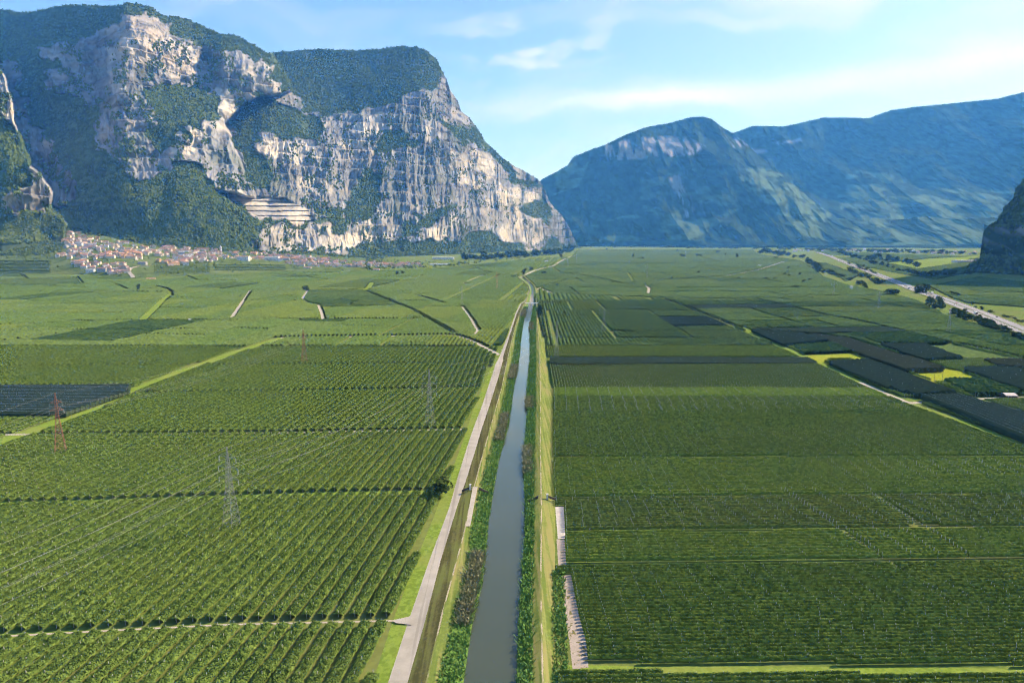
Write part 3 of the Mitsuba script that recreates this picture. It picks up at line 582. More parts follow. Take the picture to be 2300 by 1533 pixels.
# tracks, lanes and ditches that divide the plain: survey points, width of the gap in the crop (m), what lies in it, width of that
LINES = [
    # left of the canal
    ([(-420, 1452), (0, 1428), (250, 1415), (500, 1402), (885, 1393), (925, 1391)], 4.2, "gravel", 0.9), ([(-420, 1140), (0, 1131), (170, 1126), (530, 1114), (700, 1109), (1000, 1103)], 4.8, "grass_lane", 4.4), ([(-420, 980), (60, 975), (420, 973), (650, 971), (1062, 963)], 5.0, "gravel", 2.4),
    ([(345, 882.5), (640, 878), (1088, 870)], 4.5, None, 0), ([(-420, 826), (340, 820)], 4.5, None, 0), ([(480, 820), (650, 818), (1116, 815)], 4.0, None, 0), ([(600, 783), (690, 782), (1095, 779)], 4.0, None, 0), ([(-420, 792), (0, 787), (560, 780)], 4.0, None, 0),
    ([(1122, 797), (1100, 786), (1073, 771), (1050, 762), (1030, 755), (1002, 752), (820, 755), (630, 758)], 8.0, "gravel", 5.0), ([(-420, 1150), (-80, 1025), (0, 992), (100, 958), (203, 920), (264, 891), (351, 857), (407, 834), (520, 794), (634, 758)], 15.0, "grass_lane", 12.0),
    ([(-420, 735), (0, 731), (180, 724), (300, 720)], 6.0, None, 0), ([(300, 720), (500, 719), (660, 718), (830, 717), (945, 716)], 7.0, None, 0), ([(-420, 800), (0, 768), (45, 762)], 9.0, "grass_lane", 8.0), ([(-420, 748), (0, 744), (420, 741)], 4.5, None, 0),
    ([(823, 653), (865, 671), (919, 692), (978, 724), (1018, 748)], 9.0, "hedge", 4.5), ([(1038, 689), (1059, 718), (1073, 743), (1062, 752)], 7.0, "gravel", 3.6), ([(519, 715), (540, 684), (561, 653)], 9.0, "gravel", 5.0), ([(690, 652), (678, 671)], 8.0, "gravel", 4.5), ([(678, 671), (690, 680), (715, 685)], 8.0, None, 0),
    ([(715, 685), (722, 702), (726, 718)], 8.0, "gravel", 4.5), ([(318, 720), (345, 695), (365, 675), (383, 660)], 14.0, "grass_lane", 12.0), ([(820, 652), (830, 643), (836, 634)], 14.0, "grass_lane", 11.0), ([(690, 652), (780, 651), (822, 652)], 6.0, None, 0), ([(-420, 700), (0, 685), (350, 681)], 6.0, None, 0), ([(-420, 645), (60, 641), (185, 637), (270, 634)], 8.0, None, 0),
    ([(150, 642), (185, 637), (172, 622)], 8.0, "grass_lane", 5.0), ([(48, 615), (60, 626), (170, 624)], 8.0, None, 0), ([(345, 642), (372, 648), (385, 657)], 9.0, None, 0), ([(385, 630), (480, 626), (600, 618), (740, 612)], 8.0, None, 0), ([(440, 628), (420, 620), (370, 616)], 7.0, None, 0), ([(497, 606), (580, 602)], 9.0, "gravel", 6.0),
    ([(260, 638), (285, 650), (350, 648)], 8.0, None, 0), ([(660, 619), (735, 628), (830, 624), (930, 620)], 8.0, None, 0), ([(1038, 638), (1058, 628), (1100, 613)], 8.0, "gravel", 5.0), ([(1056, 596), (1080, 606), (1103, 612)], 9.0, None, 0), ([(760, 672), (800, 680)], 7.0, None, 0), ([(940, 665), (1000, 682)], 7.0, None, 0), ([(840, 640), (1010, 636), (1140, 640)], 7.0, None, 0),
    ([(990, 660), (1100, 656), (1187, 652)], 6.0, None, 0), ([(1030, 685), (1110, 683), (1166, 683)], 6.0, None, 0), ([(-420, 665), (0, 660), (200, 656), (380, 655)], 6.0, None, 0), ([(440, 689), (560, 688)], 5.0, None, 0), ([(560, 653), (690, 650)], 5.0, None, 0), ([(-420, 708), (0, 705), (320, 704)], 5.0, None, 0), ([(730, 690), (900, 686)], 5.0, None, 0),
    # right of the canal
    ([(1270, 1502), (1700, 1504), (2420, 1510)], 5.0, "grass_lane", 3.6), ([(1262, 1271), (1700, 1268), (2000, 1263), (2420, 1257)], 4.2, None, 0), ([(1262, 1198), (1700, 1194), (2075, 1188), (2420, 1186)], 3.4, None, 0), ([(1252, 1121), (1700, 1116), (2420, 1112)], 3.0, None, 0), ([(1965, 1116), (2000, 1140), (2072, 1187)], 3.6, None, 0), ([(1890, 1196), (1945, 1233)], 2.6, None, 0),
    ([(1240, 1030), (1600, 1030), (2400, 1028)], 3.0, None, 0), ([(1240, 931), (1500, 930), (2100, 928)], 2.6, None, 0), ([(1230, 873), (1600, 873), (1960, 873)], 2.2, None, 0), ([(1240, 893), (1600, 893), (2020, 893)], 2.2, None, 0), ([(1228, 816), (1500, 816), (1840, 814)], 3.5, None, 0), ([(1228, 803), (1500, 803), (1815, 803)], 3.0, None, 0), ([(1222, 761), (1500, 761), (1730, 762)], 4.5, None, 0),
    ([(1350, 745), (1580, 744), (1700, 744)], 4.0, None, 0), ([(1210, 711), (1350, 710), (1480, 711)], 4.0, None, 0), ([(1208, 697), (1390, 697), (1570, 699)], 4.0, None, 0), ([(1205, 655), (1243, 659), (1300, 662), (1453, 668), (1700, 673)], 8.0, "grass_lane", 5.0),
    ([(1494, 672), (1520, 681), (1549, 693), (1600, 712), (1650, 731), (1668, 736)], 11.0, "hedge", 4.0), ([(1661, 733), (1700, 752), (1755, 779), (1836, 813), (1885, 836), (1929, 858)], 10.0, "grass_lane", 8.0), ([(1929, 858), (1985, 882), (2040, 905)], 10.0, "gravel", 6.0), ([(2040, 905), (2100, 926), (2200, 963), (2300, 1000), (2420, 1046)], 11.0, "grass_lane", 9.0),
    ([(1645, 733), (1700, 732), (1830, 735), (1960, 733)], 6.0, None, 0), ([(1700, 672), (1780, 690), (1860, 709), (1950, 726), (2020, 742)], 9.0, "hedge", 3.5), ([(1670, 690), (1730, 708), (1800, 728)], 6.0, None, 0), ([(1930, 672), (2030, 692), (2090, 697)], 7.0, None, 0), ([(2020, 743), (2200, 744)], 6.0, None, 0), ([(2122, 768), (2180, 778), (2240, 790), (2300, 805), (2400, 830)], 8.0, "hedge", 3.0),
    ([(2040, 905), (2110, 900), (2250, 893), (2330, 893)], 12.0, "gravel", 5.0), ([(1205, 650), (1215, 646), (1240, 637), (1275, 628)], 8.0, "gravel", 5.0), ([(1215, 648), (1240, 658)], 8.0, "gravel", 5.0), ([(1180, 617), (1200, 607), (1240, 598), (1275, 578), (1315, 568)], 16.0, "gravel", 8.0), ([(1240, 600), (1258, 612), (1300, 617), (1345, 625), (1400, 637), (1420, 636)], 10.0, None, 0),
    ([(1420, 635), (1520, 627), (1620, 621)], 9.0, "hedge", 4.0), ([(1620, 621), (1700, 607), (1762, 587), (1800, 584)], 16.0, "gravel", 10.0), ([(1410, 612), (1422, 632)], 9.0, None, 0), ([(1455, 660), (1458, 648), (1450, 642)], 10.0, "gravel", 6.0), ([(1390, 595), (1470, 596)], 14.0, None, 0), ([(1450, 608), (1520, 616), (1600, 620)], 9.0, None, 0),
    ([(1200, 668), (1203, 690), (1213, 720), (1222, 757)], 7.0, "hedge", 2.5), ([(1660, 640), (1850, 645), (1990, 655)], 8.0, None, 0), ([(1700, 660), (1820, 662), (1960, 668)], 6.0, None, 0), ([(1690, 715), (1860, 712)], 5.0, None, 0), ([(1860, 618), (1920, 632), (1960, 650)], 9.0, None, 0), ([(1300, 640), (1500, 650), (1660, 655)], 7.0, None, 0), ([(1560, 595), (1700, 600), (1800, 598)], 10.0, None, 0),
]
MAT_Z = {"grass_lane": 0.03, "gravel": 0.045}
gaps = []
lane_names = {"grass_lane": ("green_lane", "strip of bright grass between two vineyards"), "gravel": ("farm_track", "pale gravel farm track through the vineyards")}
for pts, gap, mat, w in LINES:
    gaps.append(LineString(PL(pts)).buffer(gap / 2, cap_style="flat"))
    ends = PL(pts)
    for p0, p1 in ((ends[0], ends[1]), (ends[-1], ends[-2])):      # the property line runs on a little
        u = (p0 - p1) / np.hypot(*(p0 - p1))
        gaps.append(LineString([p0, p0 + u * (45 if p0[1] < 900 else 25)]).buffer(0.35))
    if mat in MAT_Z:
        kk = key(lane_names[mat][0])
        put(kk, ribbon(pts, w, MAT_Z[mat] + 0.002 * (COUNT[lane_names[mat][0]] % 7)), mat)
        tag(kk, lane_names[mat][1], kind="structure")
for pts, mat, name, lab in (
        ([(1247, 1137), (1266, 1137), (1270, 1209), (1253, 1209)], "gravel_white", "gravel_strip", "white gravel at the ends of the vine rows beside the levee"), ([(1262, 1292), (1282, 1290), (1300, 1380), (1316, 1440), (1322, 1498), (1286, 1502), (1279, 1440), (1270, 1380)], "gravel_pink", "gravel_strip_001", "pinkish bare gravel strip between levee and vine rows"),
        ([(1250, 1210), (1268, 1210), (1272, 1270), (1254, 1270)], "gravel_pink", "gravel_strip_002", "bare earth in the shade of the row ends"), ([(1803, 795), (1908, 791), (1952, 805), (1857, 808), (1845, 816)], "grass_yellow", "meadow", "small yellow green meadow between dark netted orchards"),
        ([(2037, 833), (2124, 828), (2157, 833), (2204, 851), (2118, 859), (2100, 859)], "grass_yellow", "meadow_001", "yellow green meadow with two tall poles between netted orchards"), ([(2079, 775), (2124, 771), (2282, 805), (2205, 805), (2172, 808)], "leaf_far_pale", "meadow_002", "pale grey green fallow beside the netted orchards"),
        ([(1990, 590), (2090, 580), (2200, 575), (2160, 590), (2060, 604)], "grass_lane", "meadow_003", "light green meadow in front of the far town"), ([(880, 1392), (925, 1382), (925, 1402), (890, 1398)], "concrete_road", "road_apron", "pale apron where the farm track meets the canal road"),
        ([(1046, 1181), (1056, 1181), (1073, 1092), (1062, 1092)], "gravel", "levee_slab", "pale rectangular slab on the levee behind the gate")):
    zz = 2.12 if name == "levee_slab" else 0.52 if name == "road_apron" else 0.06
    put(name, flat(Polygon(PL(pts, zz)), zz), mat)
    tag(name, lab, kind="structure")
    gaps.append(Polygon(PL(pts)))


# ------------------------------------------------------------------ vine rows
def pergola_tile(nleaf, size, r, length=10.0, width=3.2, hz=1.6):
    """ten metres of a pergola-trained row: one roof of leaves on a sloping frame"""
    nx, ny = 12, 5
    x, y = np.meshgrid(np.linspace(-length / 2, length / 2, nx), np.linspace(-width / 2, width / 2, ny), indexing="ij")
    z = hz + 0.08 * y + 0.26 * (r.uniform(0, 1, x.shape) - 0.5) - 0.28 * (2 * np.abs(y) / width) ** 3
    x = x + r.uniform(-0.2, 0.2, x.shape) * (np.abs(x) < length / 2 - 0.1)
    y = y * (1 + r.uniform(-0.12, 0.08, x.shape))
    top = np.stack([x, y, z], -1).reshape(-1, 3)
    f = grid_faces(nx, ny)
    hang = []
    for j, sgn in ((0, -1), (ny - 1, 1)):                      # shoots hanging from both edges
        e = top.reshape(nx, ny, 3)[:, j]
        d = e + np.c_[np.zeros(nx), sgn * 0.12 + r.uniform(-0.1, 0.1, nx), -r.uniform(0.35, 0.8, nx)]
        hang.append(strip(e[:, :2], d[:, :2], e[:, 2], d[:, 2]))
    lx, ly = r.uniform(-length / 2, length / 2, nleaf), r.uniform(-width / 2 - 0.15, width / 2 + 0.15, nleaf)
    lz = hz + 0.08 * ly + 0.12 - 0.30 * np.abs(2 * ly / width) ** 3 + r.gamma(1.5, 0.10, nleaf) - 0.12
    lz = lz + 0.28 * (meshkit.noise(np.c_[lx * 0.75, ly * 0.9, lx * 0 + r.uniform(0, 90)]) - 0.55)
    lv, lf = leaves(np.c_[lx, ly, lz], np.c_[lx * 0, ly * 0.35, lx * 0 + 0.8], r.uniform(0.7, 1.3, nleaf) * size, r)
    return join([(top, f)] + hang + [(lv, lf)])


def hedge_tile(nleaf, size, r, length=20.0, width=0.95, hz=2.15):
    """twenty metres of an upright row: a wall of leaves"""
    nx = 14
    xs = np.linspace(-length / 2, length / 2, nx)
    prof = [(-0.5, 0.35), (-0.42, 0.8), (0.0, 0.93), (0.42, 0.8), (0.5, 0.35)]
    ring = np.stack([np.stack([xs, p[0] * width * r.uniform(0.75, 1.1, nx), p[1] * hz * r.uniform(0.88, 1.05, nx)], -1) for p in prof], 1)
    lx = r.uniform(-length / 2, length / 2, nleaf); a = r.uniform(0.0, math.pi, nleaf)
    swell = 0.91 + 0.18 * meshkit.noise(np.c_[lx * 0.55, lx * 0, lx * 0 + r.uniform(0, 90)])
    ly, lz = np.cos(a) * width * 0.52 * swell, hz * swell * (0.55 + 0.42 * np.sin(a)) + r.gamma(1.5, 0.06, nleaf) - 0.06
    lv, lf = leaves(np.c_[lx, ly, lz], np.c_[lx * 0, np.cos(a), 0.4 + np.sin(a)], r.uniform(0.7, 1.3, nleaf) * size, r)
    return join([(ring.reshape(-1, 3), grid_faces(nx, len(prof))), (lv, lf)])


tiles = {}


def tile(style, lod, mat, variant):
    k = f"tile_{style}_{lod}_{mat}_{variant}"
    if k not in tiles:
        r = np.random.default_rng(1000 + variant * 7 + lod)
        if style == "pergola":
            m = pergola_tile((620, 220)[lod], (0.38, 0.62)[lod], r)
        else:
            m = hedge_tile((640, 190)[lod], (0.31, 0.55)[lod], r)
        tiles[k] = k
        scene[k] = {"type": "shapegroup", "leaf": mikit.ply(m, mat)}
    return k


def far_rows(segs, halfwidth, height, step, r):
    """rows too far off to show leaves: uneven ridges of foliage"""
    out = []
    for a, b in segs:
        n = max(2, int(round(np.hypot(*(b - a)) / step)) + 1)
        t = np.linspace(0, 1, n)[:, None]
        c = a + (b - a) * t
        d = (b - a) / np.hypot(*(b - a)); nr = np.array([-d[1], d[0]])
        wl, wr = halfwidth * r.uniform(0.84, 1.12, n), halfwidth * r.uniform(0.84, 1.12, n)
        hm, hl, hr_ = height * r.uniform(0.86, 1.16, n), height * r.uniform(0.62, 0.95, n), height * r.uniform(0.62, 0.95, n)
        k = r.uniform(-0.3, 0.3, n) * halfwidth
        ring = np.stack([np.c_[c - nr * wl[:, None], np.zeros(n) + 0.08 * height], np.c_[c - nr * (wl * 0.82)[:, None], hl], np.c_[c + nr * k[:, None], hm], np.c_[c + nr * (wr * 0.82)[:, None], hr_], np.c_[c + nr * wr[:, None], np.zeros(n) + 0.05 * height]], 1)
        out.append((ring.reshape(-1, 3), grid_faces(n, 5)))
    return join(out) if out else None


def row_lines(poly, d, spacing, offset=0.0):
    """centre lines of rows with direction d inside poly: list of (a, b)"""
    ang = math.degrees(math.atan2(d[1], d[0]))
    q = affinity.rotate(poly, -ang, origin=(0, 0))
    x0, y0, x1, y1 = q.bounds
    segs = []
    c, s = math.cos(math.radians(ang)), math.sin(math.radians(ang))
    for y in np.arange(math.floor(y0 / spacing) * spacing + offset, y1, spacing):
        hit = q.intersection(LineString([(x0 - 1, y), (x1 + 1, y)]))
        for g in getattr(hit, "geoms", [hit]):
            if g.geom_type == "LineString" and g.length > 4:
                (ax, ay), (bx, by) = g.coords[0], g.coords[-1]
                segs.append((np.array([ax * c - ay * s, ax * s + ay * c]), np.array([bx * c - by * s, bx * s + by * c])))
    return segs


def direction(a, b):
    p = PL([a, b])
    d = p[1] - p[0]
    return d / np.hypot(*d)


DIR_L, DIR_R, DIR_A = direction((192, 1402), (532, 1136)), direction((1300, 1271), (2100, 1262)), direction((1240, 690), (1190, 540))
levee = Polygon(np.vstack([section(OL, 0.0), section(GR, 0.0)[::-1]]))
cut = unary_union(gaps + [levee])
NETS = [  # dark hail nets over orchards: outline, material, height, label
    ([(-80, 868), (0, 867), (295, 864), (292, 880), (165, 924), (150, 931), (0, 932), (-80, 932)], "net_mesh", 3.6, "blue black hail net over the orchard left of the long grass lane"), ([(1236, 803.5), (1500, 803.5), (1812, 803.5), (1834, 813.5), (1500, 815.5), (1234, 815.5)], "net_mesh", 3.4, "long narrow strip of dark hail net across the right vineyards"),
    ([(1477, 712), (1592, 711), (1632, 729), (1510, 731)], "net_mesh", 3.6, "dark netted block right of the canal with two seams"), ([(1540, 686), (1760, 683.5), (1790, 690), (1562, 692)], "net_mesh", 3.6, "thin dark net band far out on the right plain"), ([(1684, 741), (1796, 747), (1872, 763), (1764, 774)], "net_mesh", 4.2, "dark netted orchard at the upper left of the netted group"),
    ([(1684, 739), (1985, 735), (2036, 744), (1820, 747), (1795, 745)], "net_mesh", 4.2, "flat dark net along the top of the netted group"), ([(1812, 748), (1908, 760), (2010, 792), (2117, 822), (2121, 829), (2037, 831), (2010, 822), (1860, 766)], "net_brown", 4.4, "long brownish netted orchard running down the middle of the netted group"), ([(1858, 811), (1950, 807), (2152, 880), (2064, 887), (1980, 866)], "net_mesh", 4.4, "dark netted orchard right of the small meadow"),
    ([(1975, 772), (2079, 772), (2167, 804), (2076, 807)], "net_mesh", 4.4, "dark netted orchard above the second meadow with its row ends open"), ([(2161, 826), (2247, 824), (2330, 831), (2330, 884), (2262, 864)], "net_mesh", 4.4, "dark netted orchard cut by the right edge"), ([(2062, 889), (2154, 886), (2330, 934), (2330, 1000), (2190, 942)], "net_mesh", 4.4, "large ridged black net beside the lane at the right edge"),
    ([(2206, 806), (2330, 807), (2330, 827), (2250, 821)], "net_brown", 4.0, "brown green netted orchard above the right edge block")]
TALL = [([(1783, 776), (1892, 768), (1912, 789), (1806, 793)], "tall green fruit trees in front of the upper left net"), ([(1914, 748), (2040, 746), (2128, 768), (2120, 771), (1975, 770)], "tall green orchard rows between two nets"), ([(2120, 853), (2208, 851), (2292, 879), (2290, 885), (2186, 885)], "tall green orchard rows below the meadow with the poles")]
net_polys = [Polygon(PL(p)).buffer(1.0, join_style="mitre") for p, *_ in NETS] + [Polygon(PL(p)) for p, _ in TALL]
cut_all = unary_union([cut] + net_polys)
MOTOR = [(2400, 762), (2300, 744), (2200, 702.5), (2130, 676), (2055, 650), (2020, 636), (1991, 624), (1959, 612), (1925, 599), (1890, 586), (1862, 574), (1835, 566)]
motor_c = PL(MOTOR, 1.2)
motor_zone = LineString(motor_c).buffer(26)
LEFT = Polygon(PL([(-150, 1640), (900, 1640), (1020, 1300), (1110, 800), (1180, 700), (1192, 650), (1165, 618), (1195, 606), (1240, 597), (1275, 577), (1200, 580), (1000, 601), (900, 607), (800, 609), (650, 609), (500, 616), (350, 623), (200, 619), (-60, 613), (-330, 660)]))
RIGHT = Polygon(PL([(1255, 1640), (2600, 1640), (2600, 1000), (2300, 762), (2125, 710), (2060, 676), (1985, 655), (1900, 640), (1850, 622), (1800, 586), (1700, 570), (1690, 560), (1300, 561), (1280, 580), (1180, 620), (1202, 640), (1205, 700), (1240, 860), (1245, 1250)]))
BEYOND = [Polygon(PL(p)) for p in ([(2160, 680), (2300, 690), (2480, 720), (2480, 700), (2300, 660), (2200, 648), (2080, 640), (2060, 634), (2100, 650)], [(1850, 590), (1930, 618), (1900, 632), (1860, 610), (1830, 592)], [(1885, 578), (2000, 577), (2190, 590), (2185, 610), (2100, 628), (2010, 612), (1940, 598)], [(2100, 640), (2200, 622), (2420, 650), (2420, 690), (2300, 672), (2180, 652)], [(1830, 562), (2000, 570), (2190, 576), (2190, 585), (1990, 580), (1860, 572)])]
pieces = []
for side, region in (("left", LEFT), ("right", RIGHT), *(("right", b) for b in BEYOND)):
    q = region.difference(cut_all).difference(motor_zone)
    for g in getattr(q, "geoms", [q]):
        g = g.buffer(-0.2)
        for h in getattr(g, "geoms", [g]):
            if h.area > 150:
                pieces.append((side, h))
NEAR, MID = 420.0, 800.0


def plots(poly, d, r, m):
    """holdings of the plain: narrow strips along and across the rows, parted by ditches and headlands"""
    ang = math.degrees(math.atan2(d[1], d[0]))
    q = affinity.rotate(poly, -ang, origin=(0, 0))
    x0, y0, x1, y1 = q.bounds
    y = y0 - r.uniform(0, 60)
    while y < y1:
        hy = r.uniform(35, 110) * (1 + 0.25 * (m - 1))
        x = x0 - r.uniform(0, 150)
        while x < x1:
            hx = r.uniform(110, 320) * (1 + 0.25 * (m - 1))
            g = q.intersection(sbox(x + 1.6 * m ** 0.6, y + 1.7 * m ** 0.6, x + hx - 1.6 * m ** 0.6, y + hy - 1.7 * m ** 0.6))
            if not g.is_empty and g.area > 80:
                turn = 90 if r.random() < 0.08 else 0
                a = math.radians(ang + turn)
                yield affinity.rotate(g, ang, origin=(0, 0)), str(r.choice(["leaf_far", "leaf_far", "leaf_far_pale", "leaf_far_deep", "leaf_far_gold"])), np.array([math.cos(a), math.sin(a)])
            x += hx
        y += hy


segments, stuff_far, npiece = [], [], 0
for n, (side, poly) in enumerate(sorted(pieces, key=lambda x: x[1].centroid.y)):
    cy, cx = poly.centroid.y, poly.centroid.x
    r = np.random.default_rng(500 + n)
    dist = math.hypot(cx, cy)
    if side == "left":
        d = DIR_L if (cy < 1150 or r.random() < 0.6) else DIR_R
        style, sp = "pergola", 5.0
        if 560 < cy < 1000 and cx > -200:
            d = DIR_A
        mat = "leaf_pergola"
    else:
        d = DIR_R if cy < 560 else (DIR_A if r.random() < 0.6 else DIR_R)
        style, sp = "hedge", 1.85 if cy < 237 else 2.3
        mat = "leaf_row"
        for yt, yb, mm_ in ((1201, 1268, "leaf_row_fresh"), (1124, 1190, "leaf_row_olive"), (1035, 1112, "leaf_row_fresh"), (818, 868, "leaf_row"), (765, 800, "leaf_row_fresh")):
            if G(1500, yb)[1] - 3 < poly.representative_point().y < G(1500, yt)[1] + 3:
                mat = mm_
        if 385 < cy < 520 and poly.area > 2000 and G(1500, 893)[1] < cy < G(1500, 873)[1]:
            mat = "leaf_light"
    far_mat = r.choice(["leaf_far", "leaf_far", "leaf_far_pale", "leaf_far_deep"])
    nearpart, midpart = poly.intersection(sbox(-3000, -300, 3000, NEAR + 330)), poly.intersection(sbox(-9000, NEAR + 330, 9000, 20000))
    if not nearpart.is_empty and nearpart.area > 40:
        dn = d if side == "right" else DIR_L if nearpart.centroid.y < 560 else DIR_A
        for a, b in row_lines(nearpart, dn, sp):
            if max(a[1], b[1]) < 90:
                continue
            segments.append((n, side, style, mat, a, b))
    if not midpart.is_empty and midpart.area > 100:
        bands = [(NEAR + 330, 1300, 1), (1300, 2200, 2), (2200, 3600, 4), (3600, 20000, 9)]
        mm = {}
        for y0, y1, m in bands:
            q = midpart.intersection(sbox(-12000, y0, 12000, y1))
            if q.is_empty or q.area < 60:
                continue
            if style == "hedge":
                sp2, hw = 4.6 * m, 1.72 * m
            else:
                sp2, hw = 5.0 * m, 1.80 * m
            hw = hw * (1.0 if m == 1 else 1.12)
            for plot, pm, pd in plots(q, d, r, m):
                x = far_rows(row_lines(plot, pd, sp2), hw, 2.6 * r.uniform(0.85, 1.2), 5.0 * m, r)
                if x is not None:
                    mm.setdefault(pm, []).append(x)
        for pm, ms in mm.items():
            stuff_far.append((n, side, pm, join(ms), cx, cy))

# the rows that show largest are things of their own; the rest of the rows, and the fields farther out, are masses
def shown(s):
    m = (s[4] + s[5]) / 2
    return np.hypot(*(s[5] - s[4])) * (5.0 if s[2] == "pergola" else 2.3) / max(m[1], 120.0) ** 2


order = sorted(range(len(segments)), key=lambda i: -shown(segments[i]))
named = set(order[:290])
blocks = {}
WHERE = {}
post_shape = None
rowstat = 0


def tile_row(base, style, mat, a, b, r):
    global rowstat
    length = np.hypot(*(b - a)); unit = 10.0 if style == "pergola" else 20.0
    n = max(1, int(round(length / unit)))
    ang = math.atan2(b[1] - a[1], b[0] - a[0])
    for q in range(n):
        c = a + (b - a) * ((q + 0.5) / n)
        lod = 0 if math.hypot(*c) < NEAR else 1
        slim = (0.68 if c[1] < 237 else 0.86) if style == "hedge" else 1.0
        flip = math.pi if r.random() < 0.5 and style != "pergola" else 0.0
        rowstat += 1
        scene[f"{base}__{q + 1:03d}"] = {"type": "instance", "to_world": move(c[0], c[1], 0, ang + flip, (length / n / unit * 1.01, slim * r.uniform(0.92, 1.06), r.uniform(0.9, 1.1))), "group": {"type": "ref", "id": tile(style, lod, mat, int(r.integers(0, 4)))}}


def post_line(a, b, step, w, h, r, ends=True):
    L = np.hypot(*(b - a)); n = max(2, int(L / step))
    ms = []
    for t in np.linspace(0.004, 0.996, n):
        c = a + (b - a) * t
        hh = h * r.uniform(0.92, 1.08)
        ms.append(bar([c[0], c[1], 0], [c[0], c[1], hh], w))
    return join(ms)


mass = {}
for i, (n, side, style, mat, a, b) in enumerate(segments):
    r = np.random.default_rng(9000 + i)
    if i in named:
        base = key("vine_row")
        g = f"vine rows of block {n}"
        mid = (a + b) / 2
        blocks.setdefault(n, []).append((base, side, style, mid))
        tile_row(f"{base}__canopy", style, mat, a, b, r)
        if mid[1] < 420:
            put(f"{base}__trellis", post_line(a, b, 5.2 if style == "pergola" else 6.5, 0.085, 2.35 if style == "pergola" else 3.1 if mat == "leaf_row_olive" else 2.4, r), "post_concrete")
            labels[f"{base}__trellis"] = {"kind": "stuff"}
    else:
        mass.setdefault(n, []).append((side, style, mat, a, b, r))
for n, rows in mass.items():
    k = key("vineyard")
    q = 0
    for side, style, mat, a, b, r in rows:
        length = np.hypot(*(b - a)); unit = 10.0 if style == "pergola" else 20.0
        m = max(1, int(round(length / unit)))
        ang = math.atan2(b[1] - a[1], b[0] - a[0])
        for t in range(m):
            c = a + (b - a) * ((t + 0.5) / m)
            q += 1
            scene[f"{k}__{q:03d}"] = {"type": "instance", "to_world": move(c[0], c[1], 0, ang, (length / m / unit * 1.01, r.uniform(0.92, 1.06), r.uniform(0.9, 1.1))), "group": {"type": "ref", "id": tile(style, 0 if math.hypot(*c) < NEAR - 60 else 1, mat, int(r.integers(0, 4)))}}
    c = np.mean([(x[3] + x[4]) / 2 for x in rows], 0)
    if rows[0][0] == "right" and 230 < c[1] < 640:
        put(f"{k}__trellis", join([post_line(a, b, 8.0, 0.10, 3.2, r) for _, _, _, a, b, r in rows if np.hypot(*(b - a)) > 16] or [bar([c[0], c[1], 0], [c[0], c[1], 3], 0.1)]), "post_concrete")
    tag(k, f"vineyard rows merging into an even green cover {'left' if rows[0][0] == 'left' else 'right'} of the canal", "vineyard", "vineyards beyond the nearest rows", "stuff")
for n, side, mat, m, cx, cy in stuff_far:
    k = key("far_vineyard")
    put(k, m, mat)
    tag(k, f"distant green vineyard on the plain {'left' if side == 'left' else 'right'} of the canal", "vineyard", "distant vineyards on the plain", "stuff")


def block_words(side, y):
    if side == "left":
        for lim, t in ((197, "in the nearest block, in front of the first farm track"), (302, "between the first farm track and the grassy lane"), (412, "between the grassy lane and the white gravel track"), (530, "just behind the white gravel track")):
            if y < lim:
                return t
        return "in the blocks left of the road bend"
    for lim, t in ((167, "at the very bottom below the grass lane"), (236, "in the dark block beside the pink gravel"), (270, "in the narrow block beside the bare earth strip"), (300, "in the block beside the white gravel strip"), (366, "in the block behind the right levee gate"), (456, "in the wide dark block below the pale green band")):
        if y < lim:
            return t
    return "in the blocks beyond the pale green band"


for n, rows in blocks.items():
    for base, side, style, mid in rows:
        words = block_words(side, mid[1])
        tag(base, ("pergola vine row " if style == "pergola" else "upright vine row ") + words, "vine row", f"{side} vine rows {words}")


# ------------------------------------------------------------------ netted orchards and tall fruit rows
def ridged_sheet(poly, d, pitch, h, r):
    """a net hung over ridge wires: its gables run along d"""
    ang = math.degrees(math.atan2(d[1], d[0]))
    q = affinity.rotate(poly, -ang, origin=(0, 0))
    x0, y0, x1, y1 = q.bounds
    c, s = math.cos(math.radians(ang)), math.sin(math.radians(ang))
    out = []
    ys = np.arange(y0, y1, pitch)
    for y in ys:
        hit = q.intersection(LineString([(x0 - 1, y + pitch / 2), (x1 + 1, y + pitch / 2)]))
        for g in getattr(hit, "geoms", [hit]):
            if g.geom_type != "LineString" or g.length < 2:
                continue
            xa, xb = g.coords[0][0], g.coords[-1][0]
            m = max(2, int((xb - xa) / 12) + 1)
            xs = np.linspace(xa, xb, m)
            sag = 0.16 * r.uniform(-1, 1, m)
            prof = [(y, -0.9), (y + 0.44 * pitch, 0.6), (y + 0.56 * pitch, 0.6), (y + pitch, -0.9)]
            ring = np.stack([np.stack([xs * c - yy * s, xs * s + yy * c, np.full(m, h + dz) + sag], -1) for yy, dz in prof], 1)
            out.append((ring.reshape(-1, 3), grid_faces(m, 4)))
            for e, sg in ((0, 1), (m - 1, -1)):     # gable ends drop towards the ground
                p = ring[e]
                out.append(strip(p[:, :2], p[:, :2], p[:, 2], np.full(4, 0.9)))
    e = np.array(poly.exterior.coords)
    n = len(e)
    out.append(strip(e, e, np.full(n, h - 0.45), np.full(n, 0.8)))
    return join(out)


